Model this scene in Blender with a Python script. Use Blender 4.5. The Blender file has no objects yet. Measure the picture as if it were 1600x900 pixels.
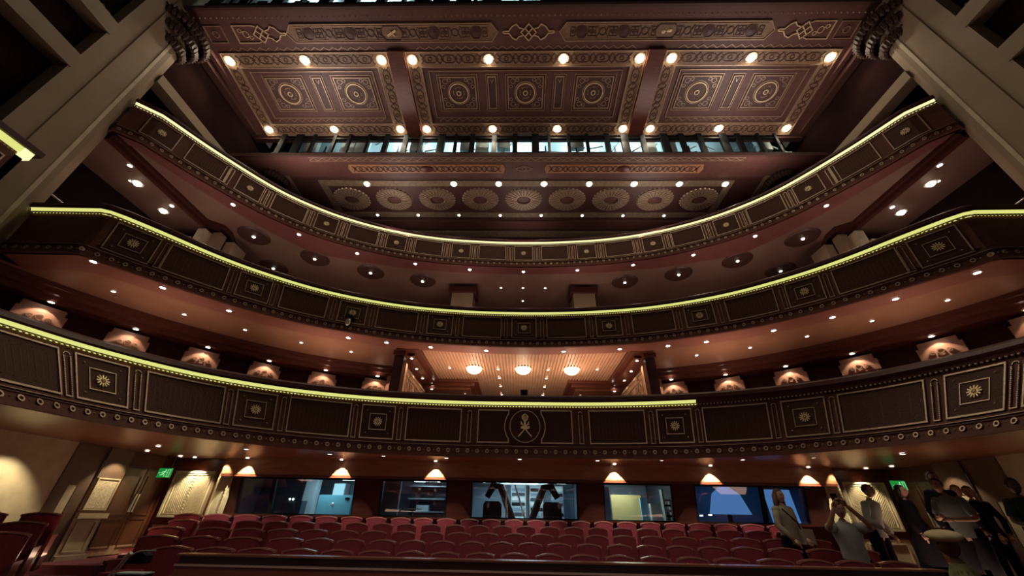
import bpy, bmesh, math, random
from mathutils import Vector, Matrix
random.seed(7)
SC = bpy.context.scene; COL = SC.collection
# ---------------------------------------------------------------- camera
P, YAW, ROLL, FPX = math.radians(31.5), math.radians(-1.4), math.radians(1.1), 578.0
cd = bpy.data.cameras.new('camera'); cam = bpy.data.objects.new('camera', cd); COL.objects.link(cam)
cd.sensor_width = 36; cd.lens = FPX / 1600 * 36; cd.clip_start = .05; cd.clip_end = 200
f_ = Vector((0, math.cos(P), math.sin(P))); r_ = Vector((1, 0, 0)); u_ = Vector((0, -math.sin(P), math.cos(P)))
Zr = Matrix.Rotation(-YAW, 3, 'Z'); f_, r_, u_ = Zr @ f_, Zr @ r_, Zr @ u_
rr = math.cos(ROLL) * r_ + math.sin(ROLL) * u_; uu = -math.sin(ROLL) * r_ + math.cos(ROLL) * u_
M3 = Matrix((rr, uu, -f_)).transposed()
cam.matrix_world = Matrix.Translation((-.15, 0, 0)) @ M3.to_4x4()
SC.camera = cam
# ---------------------------------------------------------------- world, exposure
w = bpy.data.worlds.new('world'); SC.world = w; w.use_nodes = True
w.node_tree.nodes['Background'].inputs[0].default_value = (.75, .62, .5, 1)
w.node_tree.nodes['Background'].inputs[1].default_value = .05
SC.view_settings.view_transform = 'Standard'; SC.view_settings.look = 'None'
SC.view_settings.gamma = 1; SC.view_settings.use_curve_mapping = False
SC.view_settings.exposure = 0.12
def light(kind, loc, energy, color=(1, .8, .6), size=.1, direction=(0, 0, -1), spot=2.2, blend=.6, sy=None, name='lamp', spread=None):
    d = bpy.data.lights.new(name, kind); d.energy = energy; d.color = color
    if kind == 'SPOT': d.spot_size = spot; d.spot_blend = blend; d.shadow_soft_size = size
    elif kind == 'AREA':
        d.size = size
        if sy: d.shape = 'RECTANGLE'; d.size_y = sy
        if spread: d.spread = spread
    else: d.shadow_soft_size = size
    o = bpy.data.objects.new(name, d); COL.objects.link(o); o.location = loc
    o.rotation_euler = Vector(direction).to_track_quat('-Z', 'Y').to_euler(); return o
# large unseen fill areas around the camera, added to brighten the hall
light('AREA', (0, -3.0, 9.5), 16, (1, .86, .66), 14, (0, 1, .35), sy=3, name='stage_side_fill')
light('AREA', (0, 2.0, 3.4), 12, (1, .78, .66), 9, (0, .86, -.5), sy=1, name='seat_row_fill', spread=1.1)  # unseen fill added to brighten the seat rows
for x_, y_, e_ in ((-9.2, 8.9, 82), (-5.6, 11.9, 26), (0, 12.9, 17), (5.6, 11.9, 26), (9.2, 8.9, 82)):
    light('AREA', (x_, y_, 10.1), e_, (1, .84, .76), 1.4, (-x_ * .07, -.5, 1), name='ceiling_fill')  # upward fills out of view behind the top parapet, added to brighten the ceilings

# ---------------------------------------------------------------- materials
MATS = {}
def mat(name, col, rough=.5, metal=0, noise=None, scale=8, bump=0, emit=None, es=1, stretch=(1, 1, 1), coat=0, trans=0, spec=.5):
    m = bpy.data.materials.new(name); m.use_nodes = True; nt = m.node_tree; b = nt.nodes['Principled BSDF']
    b.inputs['Base Color'].default_value = (*col, 1); b.inputs['Roughness'].default_value = rough; b.inputs['Metallic'].default_value = metal; b.inputs['Specular IOR Level'].default_value = spec
    if coat: b.inputs['Coat Weight'].default_value = coat; b.inputs['Coat Roughness'].default_value = .15
    if trans: b.inputs['Transmission Weight'].default_value = trans
    if emit: b.inputs['Emission Color'].default_value = (*emit, 1); b.inputs['Emission Strength'].default_value = es
    if noise or bump:
        tc = nt.nodes.new('ShaderNodeTexCoord'); mp = nt.nodes.new('ShaderNodeMapping'); mp.inputs['Scale'].default_value = stretch
        n = nt.nodes.new('ShaderNodeTexNoise'); n.inputs['Scale'].default_value = scale; n.inputs['Detail'].default_value = 5
        nt.links.new(tc.outputs['Object'], mp.inputs[0]); nt.links.new(mp.outputs[0], n.inputs['Vector'])
        if noise:
            r = nt.nodes.new('ShaderNodeValToRGB'); r.color_ramp.elements[0].position = .3; r.color_ramp.elements[1].position = .7
            r.color_ramp.elements[0].color = (*col, 1); r.color_ramp.elements[1].color = (*noise, 1)
            nt.links.new(n.outputs[0], r.inputs[0]); nt.links.new(r.outputs[0], b.inputs['Base Color'])
        if bump:
            bp = nt.nodes.new('ShaderNodeBump'); bp.inputs['Strength'].default_value = bump; bp.inputs['Distance'].default_value = .02
            nt.links.new(n.outputs[0], bp.inputs['Height']); nt.links.new(bp.outputs[0], b.inputs['Normal'])
    MATS[name] = m; return m
WOODF = mat('carved_wood', (.10, .037, .025), .6, noise=(.135, .052, .034), scale=5, bump=.3, spec=.15)
CORB = mat('corbel_wood', (.04, .02, .015), .6, noise=(.07, .04, .028), scale=12, bump=.4, spec=.2)
WOODP = mat('panel_wood', (.06, .026, .017), .55, noise=(.085, .036, .022), scale=30, bump=.5, spec=.1)
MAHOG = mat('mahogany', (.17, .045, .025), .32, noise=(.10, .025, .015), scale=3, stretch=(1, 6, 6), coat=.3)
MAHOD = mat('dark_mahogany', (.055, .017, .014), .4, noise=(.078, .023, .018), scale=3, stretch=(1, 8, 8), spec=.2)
SURR = mat('brown_surround', (.115, .065, .038), .55, noise=(.09, .05, .028), scale=4)
DOORM = mat('door_wood', (.12, .045, .02), .4, noise=(.08, .026, .013), scale=4, stretch=(6, 6, 1), coat=.2)
GILT = mat('gilding', (.52, .37, .25), .4, .3, noise=(.38, .27, .18), scale=20)
BEADM = mat('pale_bead_gilding', (.80, .66, .42), .4, .1)
GILTB = mat('bright_gilding', (.80, .62, .36), .45, .25)
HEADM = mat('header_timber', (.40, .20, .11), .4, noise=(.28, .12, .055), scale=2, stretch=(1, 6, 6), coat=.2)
SOF1 = mat('timber_soffit', (.26, .10, .055), .33, noise=(.19, .07, .04), scale=2, stretch=(1, 4, 1), coat=.08)
SOF2P = mat('pink_plaster', (.36, .14, .10), .5, noise=(.32, .12, .085), scale=3)
SOF2O = mat('ochre_plaster', (.42, .21, .125), .5, noise=(.36, .17, .10), scale=1.6)
SOF3 = mat('rose_plaster', (.235, .15, .11), .55, noise=(.17, .085, .066), scale=.55, spec=.3)
SOF3R = mat('red_plaster', (.19, .066, .058), .5, noise=(.15, .052, .046), scale=2, spec=.3)
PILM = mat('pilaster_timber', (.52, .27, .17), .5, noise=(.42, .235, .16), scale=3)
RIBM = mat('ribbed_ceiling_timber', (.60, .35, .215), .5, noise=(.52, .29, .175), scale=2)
CEIL = mat('coffer_red', (.15, .063, .05), .5, noise=(.115, .048, .039), scale=6)
CEILD = mat('coffer_dark', (.10, .042, .033), .5, noise=(.075, .032, .026), scale=9, bump=.3)
BAND = mat('stencilled_band', (.34, .22, .12), .5, noise=(.24, .14, .08), scale=14, bump=.4)
BAND2 = mat('plain_gilded_band', (.32, .235, .145), .5, noise=(.18, .13, .08), scale=10)
CREAM = mat('cream_stone', (.52, .43, .28), .6, noise=(.40, .33, .21), scale=4, bump=.1)
BEIGE = mat('beige_plaster', (.27, .19, .115), .7, noise=(.22, .155, .09), scale=1.2)
LATT = mat('carved_cream_lattice', (.62, .52, .36), .6, noise=(.34, .27, .17), scale=26, bump=.6)
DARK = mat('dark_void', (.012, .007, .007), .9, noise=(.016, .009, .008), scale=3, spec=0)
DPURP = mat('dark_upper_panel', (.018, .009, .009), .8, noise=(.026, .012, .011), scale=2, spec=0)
BLACK = mat('black_metal', (.010, .010, .011), .6, spec=.15)
STEEL = mat('chrome', (.80, .78, .74), .35, .55)
VELV = mat('red_velvet', (.19, .016, .026), .75, noise=(.24, .022, .034), scale=40, bump=.2)
RIMW = mat('seat_rim_highlight', (.42, .15, .12), .22, noise=(.34, .11, .09), scale=6, coat=.6)  # seat wood lightened: the top-edge highlight is put into this colour
SEATW = mat('seat_shell_wood', (.17, .045, .035), .28, noise=(.11, .028, .024), scale=6, coat=.5)
CARP = mat('burgundy_carpet', (.14, .022, .035), .9, noise=(.10, .016, .026), scale=60, bump=.3)
RAILW = mat('rail_wood', (.04, .010, .009), .3, noise=(.03, .007, .006), scale=3, stretch=(1, 8, 8), coat=.5)
RAILT = mat('rail_top_wood', (.34, .12, .075), .3, noise=(.28, .10, .06), scale=3, stretch=(1, 8, 8), coat=.6)
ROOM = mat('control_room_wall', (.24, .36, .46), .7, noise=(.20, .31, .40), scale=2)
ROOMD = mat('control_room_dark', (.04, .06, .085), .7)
ROOMY = mat('ochre_room_wall', (.55, .50, .22), .7)
WHITEM = mat('white_casing', (.62, .72, .74), .5)
TECH = mat('gantry_metal', (.42, .56, .58), .45, .2)
EM_LAMP = mat('lamp_glow_warm', (1, 1, 1), emit=(1, .86, .66), es=14)
EM_DOWN = mat('lamp_glow_white', (1, 1, 1), emit=(1, .93, .82), es=9)
EM_BIG = mat('lamp_glow_house', (1, 1, 1), emit=(1, .88, .66), es=40)
EM_LED = mat('led_glow_green_yellow', (.2, .2, .1), .6, emit=(.68, .69, .20), es=1.0)
EM_LED2 = mat('led_glow_pale', (.2, .2, .1), .6, emit=(.88, .84, .44), es=1.05)
EM_EXIT = mat('exit_sign_green', (.0, .2, .05), emit=(.015, .35, .05), es=.55)
EM_WHITE = mat('sign_white', (1, 1, 1), emit=(.25, .8, .35), es=.7)
EM_TUBE = mat('tube_glow', (1, 1, 1), emit=(.75, .95, 1), es=5)
EM_BLUE = mat('blue_screen_glow', (0, 0, .1), emit=(.08, .22, .52), es=.7)
EM_SCREEN = mat('cyan_screen_glow', (0, 0, .1), emit=(.35, .75, .9), es=1.0)
gl = bpy.data.materials.new('window_glass'); gl.use_nodes = True; nt = gl.node_tree; nt.nodes.remove(nt.nodes['Principled BSDF'])
tr = nt.nodes.new('ShaderNodeBsdfTransparent'); gs = nt.nodes.new('ShaderNodeBsdfGlossy'); gs.inputs['Roughness'].default_value = .03
mx = nt.nodes.new('ShaderNodeMixShader'); mx.inputs[0].default_value = .06
nt.links.new(tr.outputs[0], mx.inputs[1]); nt.links.new(gs.outputs[0], mx.inputs[2]); nt.links.new(mx.outputs[0], nt.nodes['Material Output'].inputs[0])
GLASS = gl

# ---------------------------------------------------------------- mesh helper
ident = lambda u, v, n: (u, v, n)
class MB:
    def __init__(s): s.v = []; s.f = []; s.mi = []; s.m = 0
    def add(s, vs, fs):
        b = len(s.v); s.v += [tuple(p) for p in vs]; s.f += [tuple(b + i for i in q) for q in fs]; s.mi += [s.m] * len(fs); return s
    def box(s, x0, x1, y0, y1, z0, z1, mp=ident, cut=None):
        n = max(1, int(math.ceil((x1 - x0) / cut))) if cut else 1
        vs = []; fs = []
        for i in range(n + 1):
            x = x0 + (x1 - x0) * i / n
            vs += [mp(x, y0, z0), mp(x, y1, z0), mp(x, y1, z1), mp(x, y0, z1)]
            if i:
                a = 4 * (i - 1); b = 4 * i
                for k in range(4): fs.append((a + k, a + (k + 1) % 4, b + (k + 1) % 4, b + k))
        fs.append((0, 3, 2, 1)); a = 4 * n; fs.append((a, a + 1, a + 2, a + 3))
        return s.add(vs, fs)
    def ribbon(s, pts, w, h, mp=ident, closed=False, base=0, cut=None):
        if cut:
            q = []; N = len(pts)
            for i in range(N if closed else N - 1):
                a, b = pts[i], pts[(i + 1) % N]; k = max(1, int(math.hypot(b[0] - a[0], b[1] - a[1]) / cut))
                q += [(a[0] + (b[0] - a[0]) * j / k, a[1] + (b[1] - a[1]) * j / k) for j in range(k)]
            if not closed: q.append(pts[-1])
            pts = q
        N = len(pts); vs = []; fs = []
        for i, p in enumerate(pts):
            a = pts[i - 1] if (i > 0 or closed) else None; b = pts[(i + 1) % N] if (i < N - 1 or closed) else None
            d1 = Vector((p[0] - a[0], p[1] - a[1])) if a is not None else None; d2 = Vector((b[0] - p[0], b[1] - p[1])) if b is not None else None
            if d1 is None: d1 = d2
            if d2 is None: d2 = d1
            if d1.length < 1e-9: d1 = d2
            if d2.length < 1e-9: d2 = d1
            d1 = d1.normalized(); d2 = d2.normalized(); t = d1 + d2
            if t.length < 1e-6: t = d1
            t.normalize(); nn = Vector((-t.y, t.x)); c = max(.35, abs(t.dot(d1))); k = w / 2 / c
            l = (p[0] + nn.x * k, p[1] + nn.y * k); r = (p[0] - nn.x * k, p[1] - nn.y * k)
            vs += [mp(l[0], l[1], base), mp(l[0], l[1], base + h), mp(r[0], r[1], base + h), mp(r[0], r[1], base)]
        for i in range(N if closed else N - 1):
            a = 4 * i; b = 4 * ((i + 1) % N)
            for k in range(3): fs.append((a + k, a + k + 1, b + k + 1, b + k))
        if not closed: fs.append((0, 1, 2, 3)); fs.append((4 * N - 4, 4 * N - 1, 4 * N - 2, 4 * N - 3))
        return s.add(vs, fs)
    def rect(s, u0, u1, v0, v1, w, h, mp=ident, base=0, cut=None):
        return s.ribbon([(u0, v0), (u1, v0), (u1, v1), (u0, v1)], w, h, mp, True, base, cut)
    def ring(s, u, v, r, w, h, mp=ident, n=20, base=0, a0=0, a1=None, ry=None):
        ry = ry or r
        if a1 is None: return s.ribbon([(u + r * math.cos(2 * math.pi * i / n), v + ry * math.sin(2 * math.pi * i / n)) for i in range(n)], w, h, mp, True, base)
        return s.ribbon([(u + r * math.cos(a0 + (a1 - a0) * i / n), v + ry * math.sin(a0 + (a1 - a0) * i / n)) for i in range(n + 1)], w, h, mp, False, base)
    def dome(s, u, v, r, h, mp=ident, n=8, base=0, rings=2, ry=None):
        ry = ry or r; vs = []; fs = []
        for k in range(rings):
            a = math.pi / 2 * k / rings
            for i in range(n):
                t = 2 * math.pi * i / n; vs.append(mp(u + r * math.cos(a) * math.cos(t), v + ry * math.cos(a) * math.sin(t), base + h * math.sin(a)))
        vs.append(mp(u, v, base + h))
        for k in range(rings - 1):
            for i in range(n): fs.append((k * n + i, k * n + (i + 1) % n, (k + 1) * n + (i + 1) % n, (k + 1) * n + i))
        k = (rings - 1) * n
        for i in range(n): fs.append((k + i, k + (i + 1) % n, len(vs) - 1))
        return s.add(vs, fs)
    def cyl(s, c, r, z0, z1, n=12, mp=ident, r1=None):
        r1 = r if r1 is None else r1; vs = []; fs = []
        for i in range(n):
            t = 2 * math.pi * i / n; vs.append(mp(c[0] + r * math.cos(t), c[1] + r * math.sin(t), z0)); vs.append(mp(c[0] + r1 * math.cos(t), c[1] + r1 * math.sin(t), z1))
        for i in range(n): j = (i + 1) % n; fs.append((2 * i, 2 * j, 2 * j + 1, 2 * i + 1))
        fs.append(tuple(2 * i for i in range(n))[::-1]); fs.append(tuple(2 * i + 1 for i in range(n)))
        return s.add(vs, fs)
    def tube(s, pts, rs, n=8, cap=True):
        pts = [Vector(p) for p in pts]
        if not isinstance(rs, (list, tuple)): rs = [rs] * len(pts)
        vs = []; fs = []; up = Vector((0, 0, 1))
        for i, p in enumerate(pts):
            t = (pts[min(i + 1, len(pts) - 1)] - pts[max(i - 1, 0)]).normalized()
            a = t.cross(up); a = t.cross(Vector((1, 0, 0))) if a.length < .2 else a
            a.normalize(); b = t.cross(a)
            for k in range(n):
                q = 2 * math.pi * k / n; vs.append(p + (a * math.cos(q) + b * math.sin(q)) * rs[i])
            if i:
                for k in range(n): fs.append(((i - 1) * n + k, (i - 1) * n + (k + 1) % n, i * n + (k + 1) % n, i * n + k))
        if cap: fs.append(tuple(range(n))[::-1]); fs.append(tuple((len(pts) - 1) * n + k for k in range(n)))
        return s.add(vs, fs)
    def loft(s, rows, closed=False):
        n = len(rows[0]); vs = [p for r in rows for p in r]; fs = []
        for i in range(len(rows) - 1):
            for k in range(n - 1): fs.append((i * n + k, i * n + k + 1, (i + 1) * n + k + 1, (i + 1) * n + k))
        return s.add(vs, fs)
    def prism(s, poly, n0, n1, mp=ident):
        k = len(poly); vs = [mp(a, b, n0) for a, b in poly] + [mp(a, b, n1) for a, b in poly]
        fs = [tuple(range(k)), tuple(range(2 * k - 1, k - 1, -1))] + [(i, i + k, (i + 1) % k + k, (i + 1) % k) for i in range(k)]
        return s.add(vs, fs)
    def build(s, name, m, parent=None, smooth=False, kind=None, loc=None):
        me = bpy.data.meshes.new(name); me.from_pydata(s.v, [], s.f)
        ms = m if isinstance(m, (list, tuple)) else [m]
        for x in ms: me.materials.append(x)
        if len(ms) > 1: me.polygons.foreach_set('material_index', s.mi)
        if smooth: me.polygons.foreach_set('use_smooth', [True] * len(me.polygons))
        bm = bmesh.new(); bm.from_mesh(me); bmesh.ops.recalc_face_normals(bm, faces=bm.faces); bm.to_mesh(me); bm.free()
        o = bpy.data.objects.new(name, me); COL.objects.link(o)
        if loc: o.location = loc
        if parent: o.parent = parent
        if kind: o['kind'] = kind
        return o
def tag(o, label, cat, group=None, kind=None):
    if label: o['label'] = label
    if cat: o['category'] = cat
    if group: o['group'] = group
    if kind: o['kind'] = kind
    return o
def empty(name, loc, label, cat, group=None, rz=0):
    o = bpy.data.objects.new(name, None); COL.objects.link(o); o.location = loc; o.rotation_euler = (0, 0, rz); o.empty_display_size = .1
    return tag(o, label, cat, group)
def copy_tree(o, parent=None):
    c = o.copy(); COL.objects.link(c)
    if parent: c.parent = parent
    for ch in list(o.children): copy_tree(ch, c)
    return c
def struct(o): o['kind'] = 'structure'; return o
def bx(name, x0, x1, y0, y1, z0, z1, m, parent=None):
    return MB().box(x0, x1, y0, y1, z0, z1).build(name, m, parent)
ORD = 'first second third fourth fifth sixth seventh eighth ninth tenth eleventh twelfth thirteenth fourteenth fifteenth sixteenth seventeenth eighteenth nineteenth twentieth twenty-first twenty-second twenty-third twenty-fourth twenty-fifth twenty-sixth twenty-seventh twenty-eighth twenty-ninth thirtieth'.split()

# ================================================================ SETTING: stalls shell
WX = 10.0
def rowfloor(y):  # raked stalls floor height
    return -1.70 if y < 5.3 else -1.45 + .13 * (max(6.6, min(10.6, y)) - 7.15)
b = MB()
ys = [-2, 5.25, 5.35, 6.0] + [6.6 + .42 * i for i in range(11)] + [16]
b.loft([[(-13.5, y, rowfloor(y)), (13.5, y, rowfloor(y))] for y in ys]); struct(b.build('floor', CARP))
# slanted window wall (control rooms): leans towards the stalls at its top
def ww(u, v, n): return (u, 11.62 - .22 * (v + .12) / .9 - n, v)
b = MB(); b.box(-10.2, 10.2, 1.0 - .2, 1.3, -.12, .06)  # header
o = None
wins = [(-7.85, -4.62), (-3.92, -2.08), (-1.44, 1.46), (2.14, 4.0), (4.58, 7.55)]
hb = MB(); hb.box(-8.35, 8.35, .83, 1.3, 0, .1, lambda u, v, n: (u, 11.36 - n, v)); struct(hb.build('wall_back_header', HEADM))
cap = MB(); cap.box(-8.35, 8.35, .78, .84, 0, .26, lambda u, v, n: (u, 11.52 - n, v)); struct(cap.build('trim_1', MAHOG))
wb = MB(); xs = [-8.35] + [x for a in wins for x in a] + [8.35]
for i in range(0, len(xs), 2): wb.box(xs[i], xs[i + 1], -.14, .8, -.2, 0, ww)
wb.box(-8.35, 8.35, -1.3, -.12, -.2, 0, ww)
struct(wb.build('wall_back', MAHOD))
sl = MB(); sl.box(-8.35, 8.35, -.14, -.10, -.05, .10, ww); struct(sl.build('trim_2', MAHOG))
for i, (a, c) in enumerate(wins):
    e = bpy.data.objects.new('window_%d' % (i + 1), None); COL.objects.link(e); struct(e); e.location = ((a + c) / 2, 11.5, .3)
    mp = lambda u, v, n, e=e: tuple(Vector(ww(u, v, n)) - e.location)
    MB().rect(a + .02, c - .02, -.09, .76, .04, .05, mp, base=-.05).build('window_frame', BLACK, e)
    MB().box(a + .02, c - .02, -.1, .78, -.06, -.05, mp).build('pane', GLASS, e)
    if i in (0, 4):
        xm = a + .9 if i == 0 else c - 1.2
        MB().box(xm, xm + .10, -.1, .78, -.08, .0, mp).build('mullion', BLACK, e)
# control room behind
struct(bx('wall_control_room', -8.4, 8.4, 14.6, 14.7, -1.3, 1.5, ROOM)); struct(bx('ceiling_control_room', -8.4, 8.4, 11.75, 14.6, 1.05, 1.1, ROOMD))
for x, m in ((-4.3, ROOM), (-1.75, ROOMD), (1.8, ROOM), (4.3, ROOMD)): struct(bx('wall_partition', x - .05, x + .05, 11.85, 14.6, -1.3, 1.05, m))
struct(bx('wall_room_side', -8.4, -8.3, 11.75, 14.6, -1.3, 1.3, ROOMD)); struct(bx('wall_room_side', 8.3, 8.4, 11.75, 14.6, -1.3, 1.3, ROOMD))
# side walls of the stalls (cream stone) with doors
for sx, sd in ((-1, 'left'), (1, 'right')):
    def X(a): return sx * a
    def sbox(name, x0, x1, y0, y1, z0, z1, m, parent=None):
        xa, xb = sorted((sx * x0, sx * x1)); return bx(name, xa, xb, y0, y1, z0, z1, m, parent)
    struct(sbox('wall_' + sd, 10, 10.2, 2.0, 8.75, -1.5, 1.35, CREAM))
    struct(sbox('wall_%s_door_surround' % sd, 9.97, 10.2, 8.75, 9.0, -1.5, 1.35, SURR))
    struct(sbox('wall_%s_strip' % sd, 9.99, 10.2, 9.0, 9.2, -1.5, .4, CREAM)); struct(sbox('wall_%s_dark_strip' % sd, 9.98, 10.2, 9.0, 9.5, .4, 1.35, SURR))
    struct(sbox('wall_%s_lower' % sd, 9.98, 10.2, 9.2, 9.5, -1.5, .4, SURR))
    # pilaster left of the door
    e = empty('stone_pilaster', (sx * 9.95, 9.75, -1.05), 'cream stone pilaster with a carved upper panel beside the %s stalls door' % sd, 'pilaster', 'stalls wall pilasters')
    yo = MB(); L = lambda x0, x1, y0, y1, z0, z1, m=None: None
    def pb(name, dx0, dx1, y0, y1, z0, z1, m):
        xa, xb = sorted((-sx * dx0, -sx * dx1)); return bx(name, xa, xb, y0, y1, z0, z1, m, e)
    pb('shaft', -.2, .0, -.27, .36, 0, 1.62, CREAM); pb('base', 0, .08, -.3, .40, 0, .14, CREAM); pb('dado_cap', 0, .1, -.3, .40, .82, .92, CREAM)
    pb('dark_band', 0, .02, -.27, .36, .93, .97, MAHOG); pb('dark_top', 0, .02, -.27, .36, 1.62, 2.4, SURR)
    mpp = lambda u, v, n: (-sx * n, u, v)
    MB().box(-.2, .28, 1.02, 1.6, 0, .03, mpp).build('carved_panel', LATT, e)
    q = MB(); q.rect(-.22, .3, 1.0, 1.62, .03, .05, mpp); q.rect(-.18, .26, .2, .76, .025, .03, mpp); q.build('panel_moulding', CREAM, e)
    # door
    d = bpy.data.objects.new('door_1' if sx < 0 else 'door_2', None); COL.objects.link(d); struct(d); d.location = (sx * 10, 10.8, -1.0)
    def db(name, dx0, dx1, y0, y1, z0, z1, m):
        xa, xb = sorted((-sx * dx0, -sx * dx1)); return bx(name, xa, xb, y0, y1, z0, z1, m, d)
    for k in (0, 1):
        y0 = -.66 + k * .67; lf = db('door_leaf', -.08, -.02, y0, y0 + .65, 0, 1.86, DOORM)
        q = MB()
        for (z0, z1) in ((.15, .75), (.85, 1.7)): q.rect(y0 + .09, y0 + .56, z0, z1, .03, .02, lambda u, v, n: (-sx * (n - .02), u, v))
        q.build('door_moulding', DOORM, lf); 
    db('pull_handle', 0, .04, -.06, -.03, .9, 1.3, STEEL); db('pull_handle', 0, .04, .02, .05, .9, 1.3, STEEL); db('kick_plate', -.02, -.01, -.62, .62, .02, .2, GILT)
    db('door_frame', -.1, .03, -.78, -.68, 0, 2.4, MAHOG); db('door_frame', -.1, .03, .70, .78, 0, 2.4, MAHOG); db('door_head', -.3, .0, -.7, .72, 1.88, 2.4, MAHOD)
    # return wall at the end of the window wall
    struct(sbox('wall_back_' + sd, 8.3, 10.2, 11.55, 11.7, -1.5, 1.35, MAHOG))
    e2 = empty('carved_stone_panel', (sx * 9.2, 11.55, -1.0), 'cream chevron-carved stone panel lit from above, beside the %s door' % sd, 'panel', 'lit carved stone panels')
    m2 = lambda u, v, n: (u, -n, v)
    MB().box(-.62, .58, 0, .62, 0, .06, m2).build('dado', CREAM, e2); q = MB(); q.rect(-.5, .46, .1, .52, .03, .09, m2); q.build('dado_moulding', CREAM, e2)
    MB().box(-.58, .54, .8, 1.9, 0, .05, m2).build('backing', LATT, e2)
    q = MB(); q.rect(-.56, .52, .82, 1.88, .05, .11, m2); q.rect(-.49, .45, .88, 1.82, .02, .09, m2); q.build('frame_moulding', CREAM, e2)
    q = MB()
    for k in range(22):
        v0 = .62 + k * .06
        for s2 in (-1, 1):
            p0 = (-.02 + s2 * .06, v0 + .28 - .28); p1 = (-.02 + s2 * .44, v0 + .38)
            if p0[1] < .9: t = (.9 - p0[1]) / (p1[1] - p0[1]); p0 = (p0[0] + (p1[0] - p0[0]) * t, .9) if t < 1 else None
            if p0 and p1[1] > 1.8:
                t = (1.8 - p0[1]) / (p1[1] - p0[1]); p1 = (p0[0] + (p1[0] - p0[0]) * t, 1.8) if t > 0 else None
            if p0 and p1: q.ribbon([p0, p1], .018, .02, m2, base=.05)
    for k in range(12): q.ribbon([(-.06, .9 + k * .075), (-.02, .94 + k * .075), (.02, .9 + k * .075)], .02, .03, m2, base=.05)
    tagk = q.build('chevron_carving', CREAM, e2, kind='stuff')
    e3 = empty('stone_pilaster', (sx * 8.28, 11.5, -1.0), 'narrow cream pilaster with beaded edge at the %s end of the window wall' % sd, 'pilaster', 'stalls wall pilasters')
    MB().box(-.2, .2, 0, 2.0, 0, .1, m2).build('shaft', CREAM, e3); q = MB(); q.rect(-.14, .14, .82, 1.9, .03, .03, m2, base=.1)
    for k in range(14): q.dome(.14, .86 + k * .075, .018, .03, m2, n=6, base=.12)
    q.build('beaded_moulding', CREAM, e3)
    # exit sign
    e4 = empty('exit_sign', (sx * 9.6, 10.9, .80), 'green running-man exit sign over the %s stalls door' % sd, 'sign', 'exit signs')
    for d_ in (-.12, .12): bx('hanger', d_ - .006, d_ + .006, -.03, -.018, .11, .43, BLACK, e4)
    MB().box(-.17, .17, -.11, .11, 0, .05, m2).build('housing', EM_EXIT, e4)
    q = MB(); q.dome(.03, .065, .022, .008, m2, base=.05); q.ribbon([(.02, .04), (-.01, -.01), (.03, -.05), (.02, -.09)], .02, .006, m2, base=.05)
    q.ribbon([(-.01, -.01), (-.05, -.05), (-.09, -.05)], .02, .006, m2, base=.05); q.ribbon([(.015, .03), (.06, .01)], .014, .006, m2, base=.05); q.ribbon([(.01, .03), (-.05, .03), (-.06, -.01)], .014, .006, m2, base=.05)
    q.rect(.09, .15, -.09, .08, .012, .006, m2, base=.05); q.ribbon([(-.15, 0), (-.1, 0)], .015, .006, m2, base=.05); q.build('running_man', EM_WHITE, e4)

# ================================================================ curves
def catmull(pts, n=10):
    Q = [Vector(p) for p in pts]; Q = [2 * Q[0] - Q[1]] + Q + [2 * Q[-1] - Q[-2]]; out = []
    for i in range(1, len(Q) - 2):
        for k in range(n):
            t = k / n; out.append(.5 * ((2 * Q[i]) + (-Q[i - 1] + Q[i + 1]) * t + (2 * Q[i - 1] - 5 * Q[i] + 4 * Q[i + 1] - Q[i + 2]) * t * t + (-Q[i - 1] + 3 * Q[i] - 3 * Q[i + 1] + Q[i + 2]) * t ** 3))
    out.append(Q[-2]); return out
def mirror(h): return [Vector((-p[0], p[1])) for p in h[::-1] if p[0] > 1e-6] + [Vector(p) for p in h]
class Front:
    """balcony front surface: s along the lip, v 0..1 from bottom to lip, n outwards"""
    def __init__(F, half_top, half_bot, z0, z1, tail=()):
        full = catmull(mirror(half_top)) ; bot = catmull(mirror(half_bot))
        for p in tail: full = [Vector((-p[0], p[1]))] + full + [Vector(p)]; bot = [Vector((-p[0], p[1]))] + bot + [Vector(p)]
        F.t = full; F.b = bot; F.z0 = z0; F.z1 = z1
        S = [0]
        for i in range(1, len(full)): S.append(S[-1] + (full[i] - full[i - 1]).length)
        mid = next(S[i] for i in range(len(full)) if abs(full[i].x) < 1e-6)
        F.S = [x - mid for x in S]; F.L = F.S[-1]
    def idx(F, s):
        S = F.S; lo, hi = 0, len(S) - 2
        while lo < hi:
            m = (lo + hi + 1) // 2
            if S[m] <= s: lo = m
            else: hi = m - 1
        return lo, (s - S[lo]) / (S[lo + 1] - S[lo])
    def __call__(F, s, v, n):
        i, t = F.idx(s); a = F.t[i].lerp(F.t[i + 1], t); c = F.b[i].lerp(F.b[i + 1], t); p = c.lerp(a, v)
        i0 = max(0, i - 1); i1 = min(len(F.t) - 1, i + 2); d = (F.t[i1] - F.t[i0]).normalized(); nn = Vector((d.y, -d.x))
        return (p.x + nn.x * n, p.y + nn.y * n, F.z0 + (F.z1 - F.z0) * v)
    def srange(F, s0, s1, st=.25):
        k = max(1, int((s1 - s0) / st)); return [s0 + (s1 - s0) * i / k for i in range(k + 1)]
F1 = Front([(0, 9.54), (1.8, 9.5), (3.6, 9.24), (5.0, 8.8), (6.1, 8.2), (7.05, 7.35), (7.75, 6.2), (8.1, 5.1), (8.3, 4.0), (8.4, 2.2)],
           [(0, 9.62), (1.78, 9.56), (3.5, 9.27), (4.8, 8.75), (5.75, 8.08), (6.5, 7.2), (6.95, 6.15), (7.1, 5.15), (7.2, 4.0), (7.25, 2.2)], 1.19, 2.42)
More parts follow.
